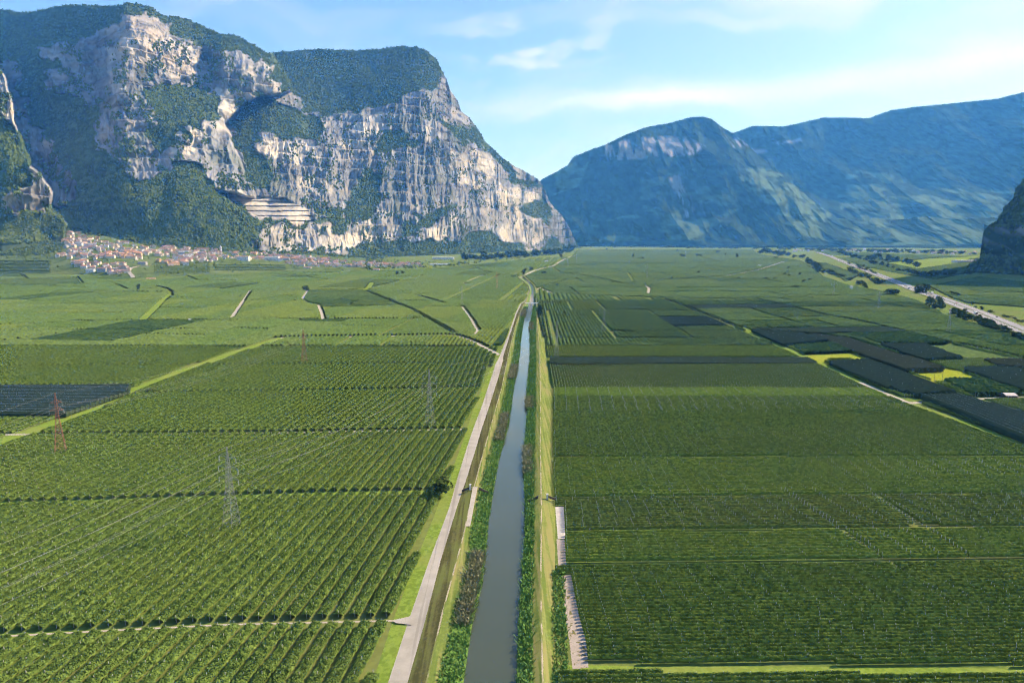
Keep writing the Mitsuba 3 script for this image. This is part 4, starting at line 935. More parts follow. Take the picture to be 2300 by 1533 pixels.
for k, (pts, mat, h, lab) in enumerate(NETS):
    r = np.random.default_rng(40 + k)
    poly = Polygon(PL(pts, h * 0.7)).buffer(-1.2 if k != 1 else 0, join_style="mitre")
    d = direction((2062, 889), (2190, 942)) if np.mean([p[0] for p in pts]) > 1650 and k > 3 and k != 5 else DIR_R
    if k in (2,):
        d = direction((1477, 712), (1510, 731))
    name = key("netted_orchard")
    pitch = 4.4 if k == 10 else 5.0
    put(f"{name}__net", ridged_sheet(poly, d, pitch, h, r), mat)
    ridge = [bar(np.r_[a, h + 0.72], np.r_[b, h + 0.72], 0.06, sides=3) for a, b in row_lines(poly, d, pitch)]
    if ridge and k in (0, 10):
        put(f"{name}__ridge_cable", join(ridge), "wire_metal")
        labels[f"{name}__ridge_cable"] = {"kind": "stuff"}
    labels[f"{name}__trellis"] = {"kind": "stuff"}
    posts, q = [], affinity.rotate(poly, 0)
    step = 9.0 if poly.centroid.y < 520 else 16.0
    x0, y0, x1, y1 = poly.bounds
    for x in np.arange(x0, x1, step):
        for y in np.arange(y0, y1, step):
            if poly.contains(Point(x, y)):
                posts.append(bar([x, y, 0], [x, y, h + 1.0], 0.09))
    if posts:
        put(f"{name}__trellis", join(posts), "post_concrete")
    tag(name, lab, "netted orchard")
for k, (pts, lab) in enumerate(TALL):
    r = np.random.default_rng(60 + k)
    poly = Polygon(PL(pts, 2.0)).buffer(0)
    name = key("fruit_orchard")
    put(name, far_rows(row_lines(poly, direction((2062, 889), (2190, 942)), 4.0), 1.5, 4.2, 2.0, r), "leaf_far_deep")
    tag(name, lab, "orchard", kind="stuff")


# ------------------------------------------------------------------ trees, bushes, hedges, reeds
def crown_mesh(n, size, r, w=1.0, h=1.0, lobes=9):
    """a crown of unit height and width made of leaf clusters round several boughs"""
    lc = r.normal(0, 0.20, (lobes, 3)) * [w, w, h * 0.9] + [0, 0, 0.56 * h]
    lr = r.uniform(0.16, 0.30, lobes)
    i = r.integers(0, lobes, n)
    u = r.normal(0, 1, (n, 3)); u /= np.linalg.norm(u, axis=1, keepdims=True)
    c = lc[i] + u * (lr[i] * r.uniform(0.72, 1.08, n))[:, None] * [w, w, h]
    c[:, 2] = np.maximum(c[:, 2], 0.05)
    return leaves(c, u + [0, 0, 0.25], size * r.uniform(0.7, 1.3, n), r)


crown_variants = [crown_mesh(520, 0.11, np.random.default_rng(70 + i), 1.0, 1.0) for i in range(4)]
crown_small = [crown_mesh(90, 0.22, np.random.default_rng(80 + i), 1.0, 1.0, 6) for i in range(5)]
crown_tall = [crown_mesh(120, 0.17, np.random.default_rng(90 + i), 0.55, 1.1, 8) for i in range(3)]
PLY = {}


def shared(name, mesh, mat):
    if name not in PLY:
        PLY[name] = mikit.ply(mesh, mat)
    return PLY[name]


trunk_m = join([bar([0, 0, 0], [0.01, 0.0, 0.5], 0.035, 0.018, 6), bar([0.01, 0, 0.35], [0.12, 0.06, 0.62], 0.016, 0.006, 5), bar([0.01, 0, 0.38], [-0.10, -0.05, 0.66], 0.016, 0.006, 5)])


def tree_at(x, y, z, h, w, label, group, name="tree", kind="big", cat="tree", mat="leaf_tree"):
    k = key(name)
    i = int(rng.integers(0, 100))
    if kind == "big":
        m = move(x, y, z, rng.uniform(0, 6.28), (w, w, h))
        scene[f"{k}__crown"] = {**shared(f"crown{i % 4}{mat}", crown_variants[i % 4], mat), "to_world": m}
        scene[f"{k}__trunk"] = {**shared("trunk", trunk_m, "bark"), "to_world": m}
    else:
        v = crown_tall if kind == "tall" else crown_small
        scene[k] = {**shared(f"{kind}{i % len(v)}{mat}", v[i % len(v)], mat), "to_world": move(x, y, z - 0.1 * h, rng.uniform(0, 6.28), (w, w, h))}
    tag(k, label, cat, group)
    return k


def tree_px(px, py, wpx, hpx, label, group=None, **kw):
    """a tree standing at the surveyed foot (px, py), as wide and high as the survey says"""
    p = G(px, py)
    depth = p[1] * CP + H * SP
    tree_at(p[0], p[1], 0, max(2.0, hpx * depth / F * 1.05), max(2.0, wpx * depth / F * 1.25), label, group, **kw)


tree_px(990, 1108, 42, 40, "round dark tree at the field corner beside the canal road", kind="big")
tree_px(1213, 716, 13, 32, "dark slender tree beside the far right levee below the weir", kind="big")
tree_px(686, 653, 14, 11, "dark round tree at the top end of the winding white track", kind="big")
tree_px(2100, 694, 26, 30, "dark bushy tree standing alone below the motorway", kind="big")
tree_px(2072, 658, 28, 20, "broad green tree at the motorway edge where it leaves the shade", kind="big")
tree_px(2005, 662, 28, 14, "wide low bush left of the broad motorway tree", kind="big")
tree_px(45, 586, 16, 14, "dark tree on the slope at the left edge", kind="big")
tree_px(340, 882, 20, 9, "low dark clump on the vineyard edge above the long grass lane", kind="big", name="bush", cat="bush")
tree_px(312, 652, 10, 14, "dark conifer beside the ochre farmhouse", kind="tall")
tree_px(255, 597, 14, 14, "dark tree among the houses below the village", kind="big")
tree_px(332, 596, 15, 14, "dark tree beside the grey flat roofed house", kind="big")
for px, py, w, h in ((1176, 618, 10, 14), (1193, 607, 8, 9), (1261, 578, 7, 12), (1223, 615, 9, 6), (1153, 623, 8, 6), (1250, 642, 8, 5), (1296, 627, 6, 4), (1218, 614, 6, 5), (455, 607, 12, 9), (475, 605, 10, 7), (462, 608, 9, 6), (412, 611, 8, 6), (388, 611, 9, 6), (891, 617, 9, 9), (905, 615, 8, 7), (790, 683, 6, 4), (843, 742, 6, 4), (820, 733, 8, 5),
                     (1421, 577, 6, 7), (1445, 581, 6, 5), (1374, 636, 7, 4), (1470, 640, 10, 3), (1477, 638, 8, 3), (1448, 639, 8, 4), (1508, 628, 7, 6), (1569, 613, 6, 5), (1612, 567, 7, 5), (1660, 626, 8, 4), (1720, 627, 8, 5), (1762, 617, 6, 5), (1771, 619, 9, 4), (1797, 618, 8, 6), (1803, 634, 8, 7), (1818, 630, 8, 6), (1741, 628, 9, 5), (1787, 647, 11, 6),
                     (1770, 602, 5, 4), (1770, 611, 5, 5), (1534, 576, 14, 5), (1566, 575, 7, 6), (1574, 576, 6, 5), (1520, 565, 5, 5), (1657, 578, 8, 7), (1630, 573, 6, 4), (1742, 580, 8, 5), (1363, 561, 5, 4), (1396, 555, 6, 5), (1487, 556, 5, 4), (160, 690, 5, 3), (64, 588, 9, 6), (30, 590, 12, 7), (730, 763, 7, 4), (1268, 706, 6, 9), (540, 668, 6, 5), (420, 722, 9, 6), (425, 742, 12, 5), (1450, 640, 6, 4), (1588, 655, 9, 3)):
    tree_px(px, py, w, h, "small dark bush standing alone in the distant vineyards", "lone bushes on the plain", kind="small", name="bush", cat="bush")
# belts of shrubs and trees along the motorway, the railway and the far edge of the plain
for pts, n, w, h, lab, grp, kd in (
        ([(2120, 700), (2160, 712), (2210, 731), (2260, 750), (2320, 775), (2400, 808)], 40, (14, 24), (11, 18), "dark bush in the belt below the motorway at the right edge", "bushes below the motorway", "small"), ([(1905, 610), (1940, 622), (1965, 632), (1985, 640)], 14, (10, 16), (7, 11), "dense green bush where motorway and hedges meet", "bushes at the motorway crossing", "small"),
        ([(1880, 585), (1915, 597), (1950, 608), (1970, 615)], 12, (6, 9), (4, 6), "small bush along the far stretch of motorway", "bushes along the far motorway", "small"), ([(1700, 566), (1760, 573), (1800, 582), (1830, 600), (1840, 612)], 30, (8, 15), (7, 12), "grey green bush in the long hedge between plain and motorway", "hedge trees at the edge of the plain", "small"),
        ([(1845, 612), (1880, 618), (1920, 634), (1950, 645)], 20, (8, 15), (5, 9), "pale green bush in the hedge running to the motorway crossing", "hedge bushes before the motorway", "small"), ([(1885, 568), (1940, 585), (1990, 600), (2040, 612), (2075, 620)], 44, (7, 11), (6, 9), "tree in the dark row beyond the motorway", "trees beyond the motorway", "small"),
        ([(1950, 580), (1990, 585), (2030, 590), (2065, 598)], 22, (8, 14), (8, 13), "round tree in front of the far meadow", "trees by the far meadow", "small"), ([(2130, 655), (2190, 690), (2260, 712), (2320, 735)], 16, (6, 12), (4, 8), "low bush on the far side of the motorway", "bushes beyond the motorway bank", "small"), ([(2075, 622), (2130, 618), (2190, 612)], 26, (8, 14), (8, 14), "tree in the shade of the rock spur", "shaded trees under the spur", "small"),
        ([(1310, 552), (1420, 553), (1560, 556), (1700, 558)], 60, (7, 14), (3, 6), "tiny tree on the far edge of the plain", "far trees under the blue range", "small"), ([(1700, 556), (1850, 562), (2000, 566), (2190, 572)], 70, (7, 14), (4, 8), "tiny tree among the houses of the far town", "trees of the far town", "small"),
        ([(1030, 583), (1100, 580), (1180, 575), (1235, 571), (1290, 563)], 70, (9, 16), (8, 14), "tree in the belt at the foot of the cliff", "trees at the foot of the cliff", "small")):
    c = np.array(pts, float)
    s = np.linspace(0, 1, len(c))
    for q in range(n):
        t = rng.uniform(0, 1)
        x, y = np.interp(t, s, c[:, 0]), np.interp(t, s, c[:, 1]) + rng.normal(0, 1.6 if n < 60 else 1.2)
        tree_px(x, y, rng.uniform(*w), rng.uniform(*h), lab, grp, kind=kd, name="tree" if h[1] > 9 else "bush", cat="tree" if h[1] > 9 else "bush")
for pts, gap, mat, w in LINES:
    if mat != "hedge":
        continue
    c = PL(pts)
    L = LineString(c)
    cs = []
    r = np.random.default_rng(int(abs(c[0, 0]) * 10))
    n = int(L.length / 1.1)
    for t in r.uniform(0, L.length, n):
        p = L.interpolate(t)
        cs.append([p.x + r.normal(0, w * 0.22), p.y + r.normal(0, w * 0.22), 0.2])
    cs = np.array(cs)
    k = key("hedge")
    put(k, crowns(cs, r.uniform(1.6, 3.8, len(cs)), r), "leaf_tree")
    tag(k, "dark overgrown hedge along a ditch between the vineyards", "hedge", "dark ditch hedges on the plain")


def blades(c, h, w, r, lean=0.5):
    n = len(c)
    a = r.uniform(0, 6.28, n)
    dx, dy = np.cos(a) * w, np.sin(a) * w
    tip = c + np.c_[r.normal(0, lean, (n, 2)) * h[:, None], h]
    b0, b1 = c - np.c_[dx, dy, dx * 0], c + np.c_[dx, dy, dx * 0]
    v = np.stack([b0, b1, tip + np.c_[dx, dy, dx * 0] * 0.45, tip - np.c_[dx, dy, dx * 0] * 0.45], 1).reshape(-1, 3)
    k = np.arange(n)[:, None] * 4
    return v, np.vstack([k + [0, 1, 2], k + [0, 2, 3]])


def reed_bed(name, label, A, za, B_, zb, y0, y1, dens, h, mat, seed):
    """reeds between two survey lines, from y0 to y1"""
    r = np.random.default_rng(seed)
    ys = np.linspace(y0, y1, 60)
    a, b = section(A, za, ys), section(B_, zb, ys)
    width = np.hypot(*(b - a).T); seg = np.hypot(*np.gradient((a + b) / 2, axis=0).T)
    p = width * seg; n = int(min(30000, p.sum() * dens))
    t = np.interp(r.uniform(0, 1, n), np.r_[0, np.cumsum(p) / p.sum()][:-1], ys)
    u = r.uniform(0, 1, n)
    aa, bb = section(A, za, t), section(B_, zb, t)
    c = np.c_[aa + (bb - aa) * u[:, None], za + (zb - za) * u]
    clump = meshkit.fbm(np.c_[c[:, :2] * 0.35, c[:, :1] * 0], 3, seed)
    hh = h * (0.45 + 0.9 * clump) * r.uniform(0.75, 1.2, n)
    nl = n // 2
    lc = c[:nl] + np.c_[np.zeros((nl, 2)), hh[:nl] * r.uniform(0.35, 0.95, nl)]
    put(name, join([blades(c, hh, r.uniform(0.10, 0.24, n), r), leaves(lc, np.tile((0, 0, 0.9), (nl, 1)), r.uniform(0.35, 0.8, nl), r)]), mat)
    tag(name, label, "reeds", kind="stuff")


def shift(line, dx):
    return [(y, x + dx * (y - 533) / 867) for y, x in line]


reed_bed("reed_bed", "bright green reeds along the left water edge", shift(WL, -50), 0.8, WL, 0.12, 1600, 690, 4.5, 1.3, "leaf_reed", 901)
reed_bed("reed_bed_001", "green reeds along the right water edge", WR, 0.12, shift(RE, 8), 1.1, 1600, 690, 6.0, 1.9, "leaf_reed", 902)
reed_bed("reed_bed_002", "tall grass strip at the foot of the right levee", shift(GR, -6), 0.3, shift(GR, 26), 0.0, 1600, 1290, 3.0, 1.3, "leaf_reed", 903)
for k, (lx0, lx1, y0, y1, lab, side) in enumerate((((1022, 1062), (1052, 1088), 1407, 1247, "large brown reed thicket beside the near left bank", 0), ((1112, 1128), (1130, 1142), 992, 932, "brown reed patch on the left bank below the bend", 0), ((1142, 1150), (1154, 1163), 853, 823, "small brown reed patch on the left bank", 0), ((1168, 1173), (1178, 1183), 712, 696, "small pinkish reed patch on the far left bank", 0),
                                                  ((1177, 1177), (1197, 1196), 1066, 1006, "brown reed thicket overhanging the right bank", 1), ((1181, 1182), (1200, 1200), 920, 894, "grey brown reed patch on the right bank", 1), ((1189, 1190), (1199, 1199), 742, 726, "small brown reed patch on the far right bank", 1))):
    A_, B_ = [(y0, lx0[0]), (y1, lx0[1])], [(y0, lx1[0]), (y1, lx1[1])]
    reed_bed(f"dry_reed_{k:03d}" if k else "dry_reed", lab, A_, 0.4, B_, 0.2, y0, y1, 9.0, 2.6, "leaf_reed_dry", 920 + k)


# ------------------------------------------------------------------ the fan on which the village stands
FAN_LOW = [(-330, 614), (0, 614), (160, 618), (300, 626), (400, 622), (500, 616), (650, 609), (800, 609), (900, 607), (1000, 602), (1100, 590), (1200, 578), (1300, 567)]
FAN_UP = [(-330, 535), (0, 541), (110, 538), (150, 512), (240, 524), (330, 545), (450, 557), (560, 564), (640, 568), (700, 569), (800, 576), (900, 580), (1000, 577), (1100, 573), (1200, 567), (1300, 561)]
FAN_Y = [(-330, 3050), (0, 2950), (110, 3000), (150, 3350), (330, 3320), (560, 3420), (700, 3750), (800, 4000), (900, 4350), (1000, 4800), (1100, 5500), (1200, 6500), (1300, 7700)]


def on_fan(px, py):
    px, py = np.asarray(px, float), np.asarray(py, float)
    a = np.concatenate([G(px, interp(FAN_LOW, px)), np.zeros(px.shape + (1,))], -1)
    b = P(px, interp(FAN_UP, px), interp(FAN_Y, px))

    def cam(w):
        return CP * (w[..., 2] - H) + SP * w[..., 1], CP * w[..., 1] - SP * (w[..., 2] - H)
    ya, za = cam(a); yb, zb = cam(b)
    v = -(py - CY) / F
    t = np.clip((v * za - ya) / ((yb - ya) - v * (zb - za)), -0.2, 1.3)[..., None]
    return a + (b - a) * t


fpx = np.arange(-330, 1301, 5.0)
ft = np.linspace(0, 1.12, 26)
fl_, fu_ = interp(FAN_LOW, fpx), interp(FAN_UP, fpx)
fw = on_fan(np.broadcast_to(fpx[:, None], (len(fpx), 26)).copy(), fl_[:, None] + (fu_ - fl_)[:, None] * ft)
fw[:, 0, 2] = -0.3
put("alluvial_fan", (fw.reshape(-1, 3), grid_faces(len(fpx), 26)), "fan_green")
tag("alluvial_fan", "gentle green slope with gardens and terraces under the village", kind="structure")
r = np.random.default_rng(611)
# gardens, terraces and wood edge on the slope
cs, hs = [], []
for x0, x1, d0, d1, n, h in ((-330, 130, 0.55, 1.05, 2600, 9.0), (-330, 110, 0.25, 0.6, 420, 6.0), (130, 1300, 0.90, 1.12, 2300, 10.0), (130, 1020, 0.05, 0.9, 360, 7.0), (820, 1300, 0.1, 1.0, 1100, 10.0)):
    x = r.uniform(x0, x1, n); t = r.uniform(d0, d1, n)
    p = on_fan(x, interp(FAN_LOW, x) + (interp(FAN_UP, x) - interp(FAN_LOW, x)) * t)
    cs.append(p); hs.append(h * r.uniform(0.5, 1.3, n))
cs, hs = np.vstack(cs), np.concatenate(hs)
cs[:, 2] -= 1
put("slope_trees", crowns(cs, hs, r), "leaf_forest")
tag("slope_trees", "garden trees and wood edge around and above the village", "woodland", kind="stuff")
rows = []
for x0, x1, ya, yb, n in ((-150, 110, 586, 612, 9), (105, 136, 548, 566, 6), (345, 470, 590, 612, 6), (480, 640, 596, 606, 4), (380, 470, 547, 553, 2)):
    for y in np.linspace(ya, yb, n):
        p = on_fan(np.linspace(x0, x1, 40), np.full(40, y))
        rows.append(strip(p[:, :2], p[:, :2] + [0.5, 3.0], p[:, 2] + 2.2, p[:, 2] - 0.5))
        rows.append(strip(p[:, :2] + [0, 14.0], p[:, :2], p[:, 2] + 2.6, p[:, 2] + 2.2))
put("terrace_vineyard", join(rows), "leaf_far")
tag("terrace_vineyard", "rows of vines on the terraces beside the village", "vineyard", kind="stuff")


# ------------------------------------------------------------------ houses
def house_mesh(w, d, h, pitch, hip=False, eave=0.7):
    wall = join([block(-w / 2, w / 2, -d / 2, d / 2, -4, h), (np.array([[-w / 2, -d / 2, h], [-w / 2, d / 2, h], [-w / 2, 0, h + pitch * 0.94], [w / 2, -d / 2, h], [w / 2, d / 2, h], [w / 2, 0, h + pitch * 0.94]]), np.array([[0, 2, 1], [3, 4, 5]]))])
    e, k = eave, (d / 2 + eave) / (d / 2)
    zb = h + pitch * (1 - k)
    rx = w / 2 + e - (d * 0.45 if hip else 0)
    v = np.array([[-w / 2 - e, -d / 2 - e, zb], [w / 2 + e, -d / 2 - e, zb], [w / 2 + e, d / 2 + e, zb], [-w / 2 - e, d / 2 + e, zb], [-rx, 0, h + pitch], [rx, 0, h + pitch]])
    v2 = v + [0, 0, 0.25]
    f = np.array([[0, 1, 5], [0, 5, 4], [2, 3, 4], [2, 4, 5]] + ([[1, 2, 5], [3, 0, 4]] if hip else []))
    rim = strip(np.vstack([v[:4], v[:1]])[:, :2], np.vstack([v[:4], v[:1]])[:, :2], zb, zb + 0.25)
    return wall, join([(v2, f), (v, f[:, ::-1]), rim])


def windows(w, d, h):
    out = []
    for y, s in ((-d / 2, -1), (d / 2, 1)):
        for zf in np.arange(1.0, h - 1.6, 3.0):
            for x in np.arange(-w / 2 + 1.6, w / 2 - 1.0, 3.0):
                out.append(block(x - 0.55, x + 0.55, min(y, y + s * 0.06), max(y, y + s * 0.06), zf, zf + 1.5))
    for x, s in ((-w / 2, -1), (w / 2, 1)):
        for zf in np.arange(1.0, h - 1.6, 3.0):
            for y in np.arange(-d / 2 + 1.8, d / 2 - 1.2, 3.2):
                out.append(block(min(x, x + s * 0.06), max(x, x + s * 0.06), y - 0.5, y + 0.5, zf, zf + 1.5))
    return join(out)


HOUSES = [(house_mesh(*q), windows(q[0], q[1], q[2])) for q in ((13, 10, 6.2, 2.2), (17, 11, 7.5, 2.4), (22, 12, 8.0, 2.6), (11, 11, 6.8, 2.4, True), (15, 13, 9.5, 2.6, True))]


def house(p, kind, wall, roof, rot, s, label, group, name="house", cat="house"):
    k = key(name)
    m = move(p[0], p[1], p[2], rot, s)
    (wm, rm), wn = HOUSES[kind]
    scene[f"{k}__wall"] = {**shared(f"hw{kind}{wall}", wm, wall), "to_world": m}
    scene[f"{k}__roof"] = {**shared(f"hr{kind}{roof}", rm, roof), "to_world": m}
    labels[f"{k}__window"] = {"kind": "stuff"}
    scene[f"{k}__window"] = {**shared(f"hn{kind}", wn, "glass_dark"), "to_world": m}
    tag(k, label, cat, group)


VILLAGE = [  # parts of the village: outline, houses, label
    ([(130, 528), (160, 520), (240, 540), (300, 548), (312, 566), (240, 572), (205, 575), (185, 582), (120, 580), (150, 560)], 74, "pale house with brown tiled roof on the upper left slope of the village"), ([(205, 575), (240, 568), (320, 562), (318, 582), (262, 580), (215, 584)], 34, "house with orange red roof in the middle of the village"),
    ([(312, 556), (420, 552), (490, 560), (500, 572), (400, 580), (318, 572)], 66, "tiled house packed in the old village centre below the cliff"), ([(385, 578), (500, 570), (512, 584), (450, 590), (400, 590)], 30, "pale house at the lower edge of the village centre"), ([(505, 566), (620, 568), (640, 580), (560, 584), (510, 580)], 28, "house on the right side of the village near the white hall"),
    ([(620, 572), (690, 576), (760, 586), (880, 592), (950, 594), (945, 602), (860, 600), (740, 600), (670, 597), (630, 590)], 110, "house in the long row of houses trailing off right of the village"), ([(150, 590), (200, 588), (290, 596), (292, 615), (215, 618), (195, 606)], 24, "house in the small group below the village"), ([(350, 586), (425, 588), (420, 600), (365, 596)], 14, "house at the field edge below the village centre")]
r = np.random.default_rng(77)
taken = []
CAP = 300
for poly, n, lab in VILLAGE:
    P_ = Polygon(poly)
    x0, y0, x1, y1 = P_.bounds
    c = 0
    for _ in range(n * 40):
        x, y = r.uniform(x0, x1), r.uniform(y0, y1)
        if not P_.contains(Point(x, y)):
            continue
        w = on_fan(np.array([x]), np.array([y]))[0]
        if any(np.hypot(w[0] - t[0], w[1] - t[1]) < 13 for t in taken):
            continue
        taken.append(w); c += 1
        low = "orange" in lab
        house(w, int(r.integers(0, 5)), r.choice(["wall_white", "wall_white", "wall_cream", "wall_cream", "wall_grey", "wall_ochre"]), r.choice(["roof_tile", "roof_tile"] if low else ["roof_tile", "roof_tile", "roof_tile_dark", "roof_tile_dark", "roof_grey"]), 0.35 + r.normal(0, 0.25) + (math.pi / 2 if r.random() < 0.4 else 0), r.uniform(0.95, 1.3), lab, "houses: " + lab[:60])
        if c == n:
            break


packed = {"wall": [], "roof": []}
for poly, n, _ in VILLAGE[:7]:
    P_ = Polygon(poly)
    x0, y0, x1, y1 = P_.bounds
    c = 0
    for _ in range(n * 30):
        x, y = r.uniform(x0, x1), r.uniform(y0, y1)
        if not P_.contains(Point(x, y)):
            continue
        w = on_fan(np.array([x]), np.array([y]))[0]
        if any(np.hypot(w[0] - t[0], w[1] - t[1]) < 11 for t in taken):
            continue
        taken.append(w); c += 1
        (wm, rm), _ = HOUSES[int(r.integers(0, 5))]
        a, sc = 0.35 + r.normal(0, 0.25) + (math.pi / 2 if r.random() < 0.4 else 0), r.uniform(0.8, 1.1)
        rot = np.array([[math.cos(a), -math.sin(a), 0], [math.sin(a), math.cos(a), 0], [0, 0, 1]]) * sc
        packed["wall"].append((wm[0] @ rot.T + w, wm[1])); packed["roof"].append((rm[0] @ rot.T + w, rm[1]))
        if c == int(n * 0.7):
            break
put("village_houses__wall", join(packed["wall"]), "wall_cream")
put("village_houses__roof", join(packed["roof"]), "roof_tile_dark")
tag("village_houses", "smallest houses packed between the others in the village", "houses", kind="stuff")


def big_building(px, py, wpx, hpx, depth, wall, roof, label, name, cat, pitch=1.0, rot=0.0, plain_ground=False):
    p = np.r_[G(px, py), 0.0] if plain_ground else on_fan(np.array([px]), np.array([py]))[0]
    dz = p[1] * CP + (H - p[2]) * SP
    w, h = wpx * dz / F, hpx * dz / F
    k = key(name)
    m = move(p[0], p[1] + depth / 2, p[2], rot)
    wm, rm = house_mesh(w, depth, h, pitch, False, 0.5)
    scene[f"{k}__wall"] = {**mikit.ply(wm, wall), "to_world": m}
    scene[f"{k}__roof"] = {**mikit.ply(rm, roof), "to_world": m}
    if h > 4:
        labels[f"{k}__window"] = {"kind": "stuff"}
        scene[f"{k}__window"] = {**mikit.ply(windows(w, depth, h), "glass_dark"), "to_world": m}
    tag(k, label, cat)


big_building(545, 585, 26, 9, 22, "wall_white", "roof_tile", "large white hall with red roof at the lower right of the village", "hall", "hall", 2.0)
big_building(610, 585, 30, 8, 24, "wall_white", "roof_metal", "long white workshop with grey roof right of the white hall", "workshop", "workshop", 1.2)
big_building(995, 586, 48, 8, 40, "wall_white", "roof_metal", "long pale winery building with grey flat roof right of the village", "winery", "winery", 0.8)
big_building(985, 596, 40, 4, 30, "wall_white", "roof_metal", "low white annex in front of the long winery building", "annex", "annex", 0.6)
big_building(157, 528, 12, 6, 14, "wall_white", "roof_tile", "white house with red roof at the top left of the village", "house", "house", 2.0)
big_building(139, 527, 8, 5, 12, "wall_white", "roof_metal", "small white house beside the wood at the top left of the village", "house", "house", 1.0)
big_building(114, 505, 15, 3, 10, "wall_white", "roof_metal", "lone low white building in the woods above the village", "forest_house", "house", 0.8)
big_building(337, 632, 18, 6, 14, "wall_ochre", "roof_tile", "ochre farmhouse with red roof by the white road below the village", "farmhouse", "farmhouse", 2.4, 0.2)
big_building(845, 607, 14, 3, 12, "wall_cream", "roof_tile", "small red roofed farmhouse standing alone in front of the village", "farmhouse", "farmhouse", 2.0)
big_building(690, 603, 16, 3, 12, "wall_cream", "roof_tile", "low red roofed house at the field edge right of the village", "farmhouse", "farmhouse", 2.0)
big_building(318, 594, 18, 6, 14, "wall_grey", "roof_grey", "grey flat roofed house by the road into the village", "house", "house", 0.6)
p = on_fan(np.array([496.0]), np.array([566.0]))[0]
put("church_tower__shaft", join([block(-3, 3, -3, 3, -3, 22)]), "wall_white", to_world=move(*p))
put("church_tower__spire", (np.array([[-3.4, -3.4, 22], [3.4, -3.4, 22], [3.4, 3.4, 22], [-3.4, 3.4, 22], [0, 0, 31.0]]), np.array([[0, 1, 4], [1, 2, 4], [2, 3, 4], [3, 0, 4], [0, 2, 1], [0, 3, 2]])), "wall_white", to_world=move(*p))
put("church_tower__belfry", join([block(-1, 1, -3.08, -3.02, 16, 20), block(3.02, 3.08, -1, 1, 16, 20), block(-3.08, -3.02, -1, 1, 16, 20)]), "glass_dark", to_world=move(*p))
tag("church_tower", "slender white church tower with pointed top in the village", "church tower")
for pts, wd, lab in (([(186, 582), (196, 574), (207, 560)], 14, "pale street climbing into the left part of the village"), ([(305, 585), (314, 572), (316, 562)], 12, "pale street climbing into the village centre"), ([(250, 634), (285, 630), (300, 622), (288, 610), (294, 602), (310, 598), (340, 596)], 12, "white curving road below the village"), ([(300, 626), (316, 632), (330, 634)], 10, "white forecourt of the ochre farmhouse")):
    a = np.array(pts, float)
    s = np.linspace(0, len(a) - 1, 24)
    c = on_fan(np.interp(s, np.arange(len(a)), a[:, 0]), np.interp(s, np.arange(len(a)), a[:, 1]))
    c[:, 2] += 0.6
    d = np.gradient(c[:, :2], axis=0); d /= np.linalg.norm(d, axis=1, keepdims=True)
    nr = np.c_[-d[:, 1], d[:, 0]] * wd / 2
    k = key("village_road")
    put(k, strip(c[:, :2] + nr, c[:, :2] - nr, c[:, 2], c[:, 2]), "concrete_road")
    tag(k, lab, kind="structure")
# far town beyond the motorway, and scattered farm buildings of the plain
for poly, n, lab in (([(1880, 558), (2190, 566), (2195, 573), (2000, 570), (1890, 566)], 46, "small pale house of the hazy far town right of the motorway"), ([(1310, 545), (1440, 545), (1440, 551), (1310, 551)], 26, "tiny pale house of the hazy village at the foot of the blue range"), ([(1700, 558), (1860, 562), (1860, 568), (1740, 566)], 10, "tiny house among trees at the far edge of the plain")):
    P_ = Polygon(poly); x0, y0, x1, y1 = P_.bounds
    c = 0
    while c < n:
        x, y = r.uniform(x0, x1), r.uniform(y0, y1)
        if P_.contains(Point(x, y)):
            w = G(x, y)
            house((w[0], w[1], 0), int(r.integers(0, 5)), r.choice(["wall_white", "wall_cream", "wall_white"]), r.choice(["roof_tile_dark", "roof_grey", "roof_tile"]), r.uniform(-0.6, 0.6), r.uniform(1.0, 1.5), lab, "houses: " + lab[:60], "far_house")
            c += 1
big_building(2180, 590, 60, 5, 45, "wall_white", "roof_metal", "long white warehouse beside the rock spur", "warehouse", "warehouse", 0.8, plain_ground=True)
big_building(1620, 550, 40, 2, 60, "wall_white", "roof_metal", "very long white shed far out at the end of the plain", "shed", "shed", 0.8, plain_ground=True)
big_building(1706, 598, 8, 2, 10, "wall_white", "roof_metal", "small white hut by the pale track on the far right plain", "hut", "hut", 0.6, plain_ground=True)
big_building(1913, 650, 5, 7, 5, "wall_white", "roof_metal", "tiny white pump house below the motorway hedge", "hut", "hut", 0.6, plain_ground=True)
big_building(2272, 896, 24, 8, 8, "timber", "roof_grey", "dark timber shed beside the gravel track at the right edge", "shed", "shed", 1.2, plain_ground=True)
big_building(425, 722, 4, 5, 3, "wall_white", "roof_metal", "tiny white hut among the vineyards left of the canal", "hut", "hut", 0.5, plain_ground=True)
big_building(1660, 933, 10, 3, 3, "paint_white", "roof_metal", "low white shelter alone in the right vineyard", "shelter", "shelter", 0.3, plain_ground=True)
big_building(1228, 588, 8, 3, 12, "wall_white", "roof_metal", "small white building beside the bending pale road", "hut", "hut", 0.6, plain_ground=True)


# ------------------------------------------------------------------ motorway and its traffic
def carriageway(offset, width, n=200):
    t = np.r_[0, np.cumsum(np.hypot(*np.diff(motor_c, axis=0).T))]
    s = np.linspace(0, t[-1], n)
    c = np.c_[np.interp(s, t, motor_c[:, 0]), np.interp(s, t, motor_c[:, 1])]
    d = np.gradient(c, axis=0); d /= np.linalg.norm(d, axis=1, keepdims=True)
    nr = np.c_[-d[:, 1], d[:, 0]]
    return c + nr * (offset - width / 2), c + nr * (offset + width / 2), c + nr * offset, d


